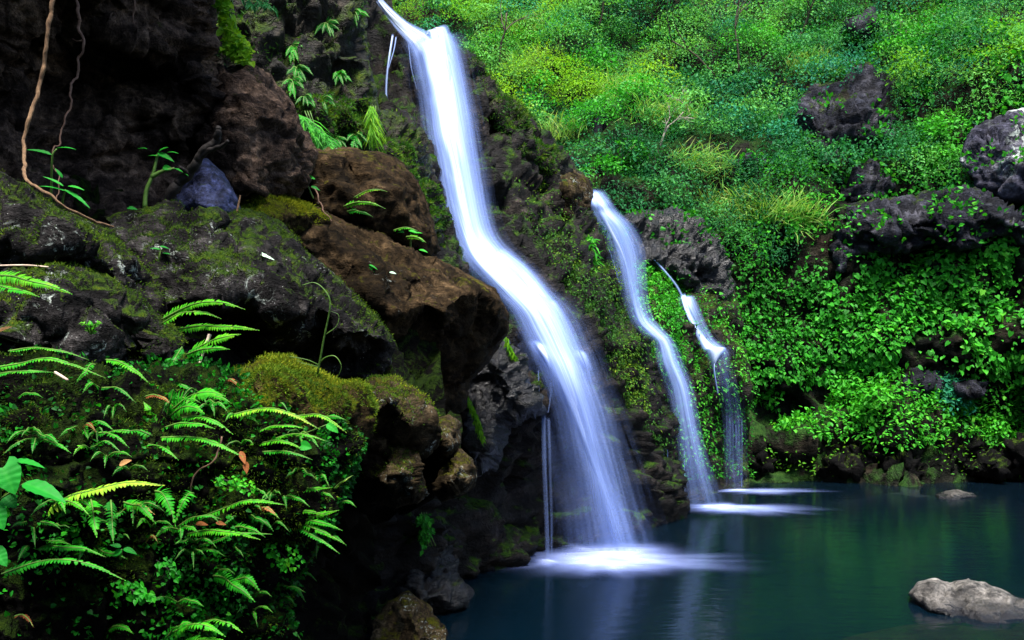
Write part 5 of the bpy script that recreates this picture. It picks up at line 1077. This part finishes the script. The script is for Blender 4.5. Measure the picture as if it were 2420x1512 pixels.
plant('cluster of large glossy broad leaves at the lower left edge', [(6, 1105, 3.1, 55, 70, 66, 0.5, 0.25, 0.9), (25, 1090, 3.15, -2, 92, 32, 0.55, 0.75), (55, 1142, 3.1, 12, 118, 50, 0.5, 0.55), (-20, 1200, 3.1, 50, 60, 50, 0.5, 0.3, 0.6), (-15, 1300, 3.1, 40, 50, 40, 0.45, 0.3, 0.5), (10, 1175, 3.15, 30, 40, 40, 0.25, 0.4)],
      [[(0, 1180, 3.2), (2, 1140, 3.15), (8, 1106, 3.1)], [(0, 1180, 3.2), (30, 1160, 3.15), (56, 1143, 3.1)]])
plant('three-leaved sprig in the shade below the hanging fronds', [(288, 1300, 3.35, 150, 24, 18, 0.55, 0.4), (292, 1296, 3.35, 12, 36, 17, 0.5, 0.5), (286, 1292, 3.35, -160, 26, 14, 0.4, 0.5)], [[(285, 1320, 3.45), (288, 1298, 3.36)]])
plant('big-leaved plant high against the dark wall beside the thin root', [(122, 366, 5.4, 200, 56, 16, 0.35, 0.6), (135, 350, 5.4, -4, 50, 13, 0.45, 0.7)], [[(120, 480, 5.5), (122, 420, 5.45), (124, 368, 5.4), (134, 352, 5.4)]])
plant('low plant with long pointed leaves where the vine meets the boulder', [(155, 452, 5.2, 200, 60, 13, 0.55, 0.7), (150, 448, 5.2, 24, 84, 17, 0.45, 0.7), (150, 440, 5.2, 215, 50, 10, 0.6, 0.6), (160, 440, 5.2, 5, 44, 12, 0.7, 0.6), (148, 420, 5.25, 240, 28, 9, 0.4, 0.5)], [[(145, 490, 5.25), (150, 465, 5.22), (155, 448, 5.2)]])
plant('bright green sapling standing on the long boulder before the dark wall', [(385, 372, 6.3, 195, 34, 13, 0.75, 0.7), (372, 362, 6.3, 20, 46, 17, 0.6, 0.5), (395, 360, 6.3, -2, 30, 11, 0.7, 0.7), (412, 398, 6.3, 18, 40, 12, 0.65, 0.7), (385, 395, 6.3, 10, 24, 16, 0.7, 0.3), (375, 358, 6.3, -30, 26, 12, 0.8, 0.6), (348, 352, 6.3, 190, 22, 10, 0.7, 0.7), (300, 492, 6.2, 0, 26, 14, 0.3, 0.5)],
      [[(342, 492, 6.3), (346, 450, 6.3), (362, 410, 6.3), (372, 365, 6.3)], [(358, 418, 6.3), (385, 404, 6.3), (412, 398, 6.3)]], stem_r=0.011)
plant('tiny seedling on the dark face of the long boulder', [(380, 590, 5.5, 195, 26, 9, 0.3, 0.6), (376, 582, 5.5, 5, 26, 8, 0.35, 0.6), (384, 598, 5.5, 0, 20, 8, 0.3, 0.6)], [[(368, 650, 5.55), (376, 610, 5.5), (380, 588, 5.5)]], stem_r=0.004)
plant('leafy sprig on the reddish brown rock face below the small pale leaf', [(870, 625, 8.6, 20, 26, 9, 0.6, 0.7), (872, 628, 8.6, 45, 20, 8, 0.5, 0.5), (868, 628, 8.6, 170, 20, 8, 0.2, 0.6), (866, 634, 8.6, 130, 18, 9, 0.15, 0.4), (874, 634, 8.6, 70, 16, 9, 0.2, 0.4)], [[(866, 645, 8.65), (870, 628, 8.6)]], stem_r=0.005)
plant('sprig with pale round leaves at the right end of the reddish boulder', [(965, 545, 10.0, 10, 26, 12, 0.9, 0.6), (975, 552, 10.0, -10, 24, 12, 0.9, 0.7), (985, 560, 10.0, 30, 20, 10, 0.8, 0.6), (990, 590, 10.0, 10, 22, 10, 0.9, 0.6), (955, 548, 10.0, 180, 20, 10, 0.4, 0.5)], [[(970, 590, 10.1), (970, 552, 10.0)]], stem_r=0.006)
plant('small sprig above the ochre moss shelf', [(722, 420, 8.9, 190, 18, 10, 0.7, 0.5), (726, 418, 8.9, 10, 20, 12, 0.8, 0.5), (735, 440, 8.9, 20, 24, 10, 0.4, 0.5), (715, 435, 8.9, 170, 16, 8, 0.5, 0.5)], [[(740, 470, 9.0), (728, 440, 8.95), (724, 420, 8.9)]], stem_r=0.005)
plant('round bright leaf pair on the right shoulder of the bank', [(772, 1002, 4.0, 30, 34, 24, 0.7, 0.4), (712, 1052, 4.0, 10, 26, 26, 0.6, 0.2, 0.4)], [[(700, 1032, 4.05), (740, 1016, 4.0), (772, 1003, 4.0)]], stem_r=0.004)
# maidenhair clusters: many small round leaflets
def maidenhair(label, x, y, w, h, D, count, tint, size=0.02):
    c = P(x, y, D); e = empty('maidenhair_fern', c, label, 'fern')
    px_, py_ = rng.uniform(-1, 1, count), rng.uniform(-1, 1, count); k = px_ ** 2 + py_ ** 2 < 1; px_, py_ = px_[k], py_[k]; n = len(px_)
    p = P(x + px_ * w / 2, y + py_ * h / 2 + 0.25 * px_ * h, D - 0.05 * rng.random(n) - 0.04)
    V, Fc, T = leaves(p, nrm(rnd3(n) * 0.6 + np.array([0.3, -0.2, -0.6])), nrm(UP * 0.5 + np.array([0, -1, 0]) + rnd3(n) * 0.35), size * rng.uniform(0.7, 1.3, n), 'heart', np.clip(tint + rng.normal(0, 0.1, n), 0, 1))
    put('leaflets', V, Fc, G['fern'], e, attrs={'tint': T}, smooth=False)
    V, Fc = merge([tube(spline([P(x - w * 0.45, y - h * 0.4, D), P(x, y, D - 0.03), P(x + w * 0.4 * q, y + h * 0.45, D - 0.06)], 8), np.linspace(0.003, 0.0015, 8), 4) for q in (-0.6, 0.2, 1)])
    put('stalks', V, Fc, G['deadwood'], e)
maidenhair('maidenhair fern of round leaflets right of centre, above the dark hollow edge', 672, 1314, 92, 66, 4.15, 90, 0.5)
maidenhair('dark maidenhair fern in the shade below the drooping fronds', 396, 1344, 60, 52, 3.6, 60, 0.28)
maidenhair('bright maidenhair fern in the middle of the bank', 555, 1143, 100, 40, 3.85, 100, 0.55, 0.016)
maidenhair('wide maidenhair fern near the bottom centre of the bank', 315, 1396, 104, 52, 3.55, 70, 0.4, 0.024)
# curly grass blades before the long boulder
e = empty('curly_grass', P(750, 884, 4.75), 'single tall curling grass plant in front of the long boulder', 'grass')
for pts, r0 in [([(750, 884, 4.75), (765, 800, 4.7), (780, 720, 4.65), (766, 685, 4.65), (742, 668, 4.65), (714, 674, 4.65)], 0.006), ([(752, 860, 4.75), (770, 844, 4.7), (792, 842, 4.68), (806, 864, 4.68), (800, 886, 4.7), (788, 894, 4.72)], 0.004), ([(752, 862, 4.75), (725, 850, 4.72), (684, 842, 4.7)], 0.004),
                ([(770, 790, 4.7), (795, 770, 4.7), (800, 745, 4.7), (782, 735, 4.7)], 0.0025), ([(752, 866, 4.75), (722, 860, 4.72), (700, 852, 4.72)], 0.003)]:
    V, Fc = tube(spline(np.array([P(*q) for q in pts]), 30), np.linspace(r0, r0 * 0.35, 30), 5); put('blade', V, Fc, G['stem'], e)
# bright trailing foliage and hanging grass on the upper rocks
def trail(label, poly, cnt, D, mat, shape, size, droop, name, cat, tl=0.0):
    poly = np.array(poly, float); xs = rng.uniform(poly[:, 0].min(), poly[:, 0].max(), cnt * 4); ys = rng.uniform(poly[:, 1].min(), poly[:, 1].max(), cnt * 4)
    k = in_poly(xs, ys, poly); xs, ys = xs[k][:cnt], ys[k][:cnt]; n = len(xs)
    p = P(xs, ys, D + rng.uniform(-0.15, 0.15, n) - 0.0)
    V, Fc, T = leaves(p, nrm(rnd3(n) * 0.7 - UP * droop + np.array([0.25, -0.35, 0])), nrm(UP * 0.6 + np.array([0.2, -0.8, 0]) + rnd3(n) * 0.4), size * rng.uniform(0.5, 1.3, n), shape, np.clip(0.55 + tl + rng.normal(0, 0.25, n), 0, 1))
    e = empty(name, p.mean(0), label, cat); put('foliage', V, Fc, G[mat], e, attrs={'tint': T}, smooth=False)
    c = poly.mean(0)
    V, Fc = merge([tube(spline(np.array([P(poly[:, 0].min() + 0.3 * np.ptp(poly[:, 0]) + i * 6, poly[:, 1].min(), D + 0.05), P(c[0] + i * 5, c[1], D), P(c[0] + 12 + i * 8, poly[:, 1].max() - 10, D)]), 8), 0.006, 4) for i in range(3)])
    put('stems', V, Fc, G['stem'], e)
trail('strip of bright yellow-green foliage trailing down the crest of the dark rock', [(505, -40), (535, -30), (556, 60), (590, 110), (594, 150), (560, 150), (528, 120), (520, 50)], 520, 8.55, 'lime', 'heart', 0.062, 0.4, 'trailing_plant', 'plant', 0.35)
trail('drooping grass tuft spilling over behind the slab crest', [(690, 262), (730, 280), (775, 320), (790, 345), (740, 342), (710, 310)], 420, 10.6, 'ivy', 'blade', 0.32, 0.9, 'hanging_grass', 'grass', -0.2)
trail('dangling leafy twig at the top edge left of the waterfall', [(560, -10), (640, 0), (655, 20), (600, 14)], 60, 8.3, 'deep', 'lance', 0.09, 0.5, 'hanging_twig', 'twig', 0.2)
trail('thin moss beard hanging from the rock block edge', [(872, 250), (884, 250), (882, 320), (876, 330)], 160, 13.4, 'lime', 'blade', 0.3, 1.2, 'hanging_moss', 'moss')
trail('dangling green weed on the dark rock beside the hollow', [(985, 1215), (1012, 1210), (1020, 1250), (1000, 1300), (990, 1270)], 220, 11.4, 'ivy', 'diamond', 0.08, 0.6, 'hanging_moss', 'moss', -0.2)
trail('small fern-like tuft beside the second waterfall top', [(1345, 560), (1400, 560), (1412, 600), (1405, 650), (1360, 600)], 260, 20.2, 'ivy', 'lance', 0.22, 0.4, 'fern_tuft', 'fern', 0.0)
# yellow moss strands hanging beside the lower fall
for pts, lb in [([(1100, 935, 11.9), (1118, 970, 11.9), (1130, 1000, 11.95), (1140, 1038, 12.0)], 'yellow-green strand of hanging moss under the brown overhang'), ([(1195, 800, 12.9), (1208, 830, 12.9), (1220, 850, 13.0)], 'short yellow moss strand by the tip of the brown boulder')]:
    pt = spline(np.array([P(*q) for q in pts]), 24); n = 260; i = rng.integers(0, 24, n)
    V, Fc, T = leaves(pt[i] + rnd3(n) * 0.03, nrm(rnd3(n) * 0.5 - UP), nrm(rnd3(n) + np.array([0, -1, 0.3])), rng.uniform(0.04, 0.1, n), 'lance', rng.uniform(0.3, 0.9, n))
    tag(put('hanging_moss', V, Fc, G['lime'], attrs={'tint': T}, smooth=False), lb, 'moss')
# ---------------------------------------------------------------- vines, branches, sticks, fallen leaves
def stick(name, label, cat, paths, mat, sides=8, wig=0.0, parts=('stem', 'side_branch')):
    e = empty(name, P(*paths[0][0][0]), label, cat)
    for i, (pts, r0, r1) in enumerate(paths):
        q = spline(np.array([P(*p_) for p_ in pts]), 12 * len(pts)); n = len(q)
        q = q + wig * np.stack([fbm(q * 9 + s_, 3, s_) for s_ in (1, 2, 3)], -1)
        rr = np.linspace(r0, r1, n) * (1 + 0.15 * fbm(q * 14, 2, 8))
        V, Fc = tube(q, rr, sides); put(parts[0] if i == 0 else parts[1], V, Fc, G[mat], e)
    return e
stick('vine', 'long brown vine hanging down the left side and creeping over the boulder', 'vine', [([(122, -60, 5.3), (122, 0, 5.3), (108, 100, 5.3), (95, 200, 5.3), (72, 270, 5.25), (57, 340, 5.2), (54, 395, 5.1), (66, 425, 4.98), (110, 460, 4.9), (165, 498, 4.95), (220, 522, 5.1), (270, 536, 5.25)], 0.014, 0.007)], 'vine', wig=0.01)
stick('hanging_root', 'thin zigzag root hanging beside the long vine', 'root', [([(180, -50, 6.2), (184, 20, 6.2), (190, 75, 6.2), (196, 90, 6.2), (188, 130, 6.2), (186, 180, 6.2), (172, 200, 6.15), (168, 240, 6.1), (155, 280, 6.05), (146, 330, 6.0), (132, 345, 5.9), (128, 390, 5.85), (138, 420, 5.8), (134, 480, 5.75)], 0.012, 0.003),
                                                                                   ([(190, 95, 6.2), (178, 100, 6.2), (168, 95, 6.2)], 0.005, 0.002), ([(135, 395, 5.85), (120, 392, 5.8)], 0.004, 0.001)], 'root', 6, 0.02)
stick('hanging_root', 'short faint root at the top edge between vine and rock crest', 'root', [([(315, -20, 7.0), (317, 20, 7.0), (320, 70, 7.02)], 0.009, 0.003)], 'root', 6, 0.02)
stick('dead_branch', 'dark forked dead branch leaning against the rock wall', 'branch', [([(398, 488, 6.4), (420, 440, 6.35), (450, 395, 6.3), (485, 350, 6.25), (510, 318, 6.2), (518, 300, 6.2)], 0.045, 0.018), ([(468, 375, 6.28), (500, 350, 6.22), (540, 330, 6.15)], 0.02, 0.012), ([(440, 405, 6.3), (425, 395, 6.25)], 0.02, 0.012)], 'deadwood', 9, 0.02)
stick('stick', 'pale pinkish broken stick standing among the feathery fern', 'stick', [([(494, 790, 4.4), (482, 825, 4.38), (470, 868, 4.35), (464, 905, 4.35)], 0.01, 0.008)], 'palewood', 8, 0.004)
stick('stick', 'thin upright twig on the ochre moss crest of the long boulder', 'stick', [([(568, 462, 6.5), (564, 480, 6.5), (560, 500, 6.5)], 0.006, 0.008)], 'vine', 6)
stick('stick', 'thin straw lying across the moss at the left edge', 'stick', [([(-10, 628, 4.4), (60, 627, 4.38), (114, 631, 4.35)], 0.006, 0.004)], 'palewood', 6)
stick('twig', 'thin brown twig drooping over the red-brown rock beside the small sprig', 'twig', [([(735, 440, 9.0), (760, 480, 8.9), (780, 525, 8.85)], 0.01, 0.006)], 'root', 6, 0.02)
stick('twig', 'crooked reddish twig running down the middle of the bank', 'twig', [([(520, 1028, 3.7), (512, 1060, 3.68), (500, 1090, 3.66), (468, 1120, 3.68), (456, 1150, 3.68), (455, 1170, 3.7)], 0.004, 0.003)], 'root', 6, 0.01)
stick('twig', 'pale thin twig lying in the shade at the left of the bank', 'twig', [([(130, 880, 3.5), (160, 898, 3.45)], 0.006, 0.005)], 'palewood', 6)
def loose_leaf(label, x, y, D, ang, L, Wd, mat, tint=0.5, tilt=0.6, name='fallen_leaf'):
    V, Fc, T = leaf_geo((x, y), R(ang), L, Wd, D, tilt, sag=0.02, tint=tint)
    tag(put(name, V, Fc, G[mat], attrs={'tint': T}), label, 'leaf')
c = min((surf_at('boulder_long', x, y)[0] for x, y in ((592, 592), (610, 600), (630, 608), (650, 616))), key=lambda q: q[1])
loose_leaf('pale mint fallen leaf lying on the long mossy boulder', 588, 592, c[1] - 0.10, 20, 72, 24, 'paleleaf', 0.6, 0.75)
loose_leaf('brown dead leaf at the left edge above the ferns', -18, 792, 3.75, -20, 60, 34, 'deadleaf', 0.9, 0.6)
loose_leaf('curled red-brown dead leaf in the middle of the bank', 568, 1066, 3.8, 65, 34, 16, 'deadleaf', 0.5, 0.3)
loose_leaf('lower red-brown dead leaf beside the curled one', 580, 1090, 3.8, 80, 30, 16, 'deadleaf', 0.35, 0.3)
loose_leaf('yellowish dead leaf in the dark left part of the bank', 282, 1098, 3.5, -20, 36, 18, 'deadleaf', 0.95, 0.4)
loose_leaf('rust red dead leaf stuck in the fern at the bank centre', 462, 1236, 3.65, 5, 34, 14, 'deadleaf', 0.3, 0.4)
loose_leaf('small rust red dead leaf right of the other one at the bank centre', 510, 1234, 3.68, 10, 28, 12, 'deadleaf', 0.25, 0.4)
c, no = surf_at('boulder_mid', 928, 645)
loose_leaf('tiny pale leaf stuck on the red-brown rock face', 920, 643, c[1] - 0.06, 15, 18, 10, 'paleleaf', 0.2, 0.6)
# ---------------------------------------------------------------- moss and tiny leaves as real tufts on the stones they grow on
def moss_on(key, cnt, size, msk, mat='mossleaf', tint=0.5, shape='lance', lift=0.01, name='moss'):
    s = sample(key, cnt, msk)
    if s is None: return
    p, no, px, py = s; n = len(p)
    V, Fc, T = leaves(p + no * rng.uniform(0, lift, (n, 1)), nrm(no + rnd3(n) * 0.7), nrm(rnd3(n) + UP * 0.5), size * rng.uniform(0.5, 1.3, n), shape, np.clip(tint + 0.25 * fbm(p * 3, 2, 3) + rng.normal(0, 0.15, n), 0, 1))
    o = put(name, V, Fc, G[mat], SURF[key]['o'], attrs={'tint': T}, smooth=False); o['kind'] = 'stuff'
topm = lambda f, lo, hi, sd, nz=0.25: (lambda x, y, W, N: sstep(nz - 0.3, nz + 0.3, N[:, 2]) * sstep(lo, hi, fbm(W * f, 3, sd)))
moss_on('boulder_moss', 8000, 0.02, lambda x, y, W, N: (0.1 + sstep(-0.3, 0.5, N[:, 2])) * (0.06 + sstep(-0.25, 0.3, fbm(W * 3.5, 3, 21))), tint=0.55)
moss_on('boulder_long', 5000, 0.018, topm(2.2, -0.1, 0.5, 5), tint=0.35)
moss_on('boulder_left', 5000, 0.018, topm(2.2, -0.3, 0.4, 6), tint=0.4)
moss_on('boulder_low', 6000, 0.016, topm(2.6, 0.0, 0.5, 7), tint=0.35)
moss_on('rock_shelf', 4000, 0.03, topm(2, -0.5, 0.2, 8), tint=0.7)
moss_on('rock_knob', 5000, 0.016, topm(3, -0.2, 0.5, 9, 0.0), tint=0.45)
moss_on('fern_bank', 15000, 0.016, lambda x, y, W, N: sstep(-0.2, 0.5, fbm(W * 2.5, 3, 12)) * (y < 1500) * (x > 0), tint=0.35)
moss_on('fern_bank', 6500, 0.02, lambda x, y, W, N: (0.08 + sstep(-0.1, 0.5, fbm(W * 3.1, 3, 14))) * (y < 1500) * (x > 0), mat='fern', tint=0.16, shape='heart', lift=0.04, name='tiny_leaves')  # low tint puts the shade between fronds into the leaf colour
moss_on('rock_block', 7000, 0.07, lambda x, y, W, N: in_poly(x, y, [(700, 260), (800, 215), (875, 230), (890, 350), (760, 350)]) + 0.15 * sstep(0, 0.5, fbm(W, 3, 3)), tint=0.5, mat='moss')
moss_on('rock_ledge', 5000, 0.07, topm(1.2, -0.4, 0.3, 10, 0.1), tint=0.55, mat='moss')
moss_on('rock_ridge', 6000, 0.08, lambda x, y, W, N: sstep(-0.1, 0.5, fbm(W * 0.9, 3, 44)) + 0.8 * (N[:, 2] > 0.5), tint=0.55, mat='moss')
for kk in (51, 52, 53, 54, 55, 58, 59):
    moss_on('outcrop%d' % kk, 260 if kk < 54 else 120, 0.14, lambda x, y, W, N: sstep(0.05, 0.5, fbm(W * 0.8, 3, 61)) * (0.3 + (N[:, 2] > 0.15)), mat='ivy', tint=0.45, shape='heart', lift=0.12, name='creeper')
moss_on('rock_black', 220, 0.12, lambda x, y, W, N: sstep(0.1, 0.5, fbm(W * 0.9, 3, 62)), mat='ivy', tint=0.3, shape='heart', lift=0.1, name='creeper')
print('all', time.time() - T0, sum(len(o.data.polygons) for o in bpy.data.objects if o.type == 'MESH'))
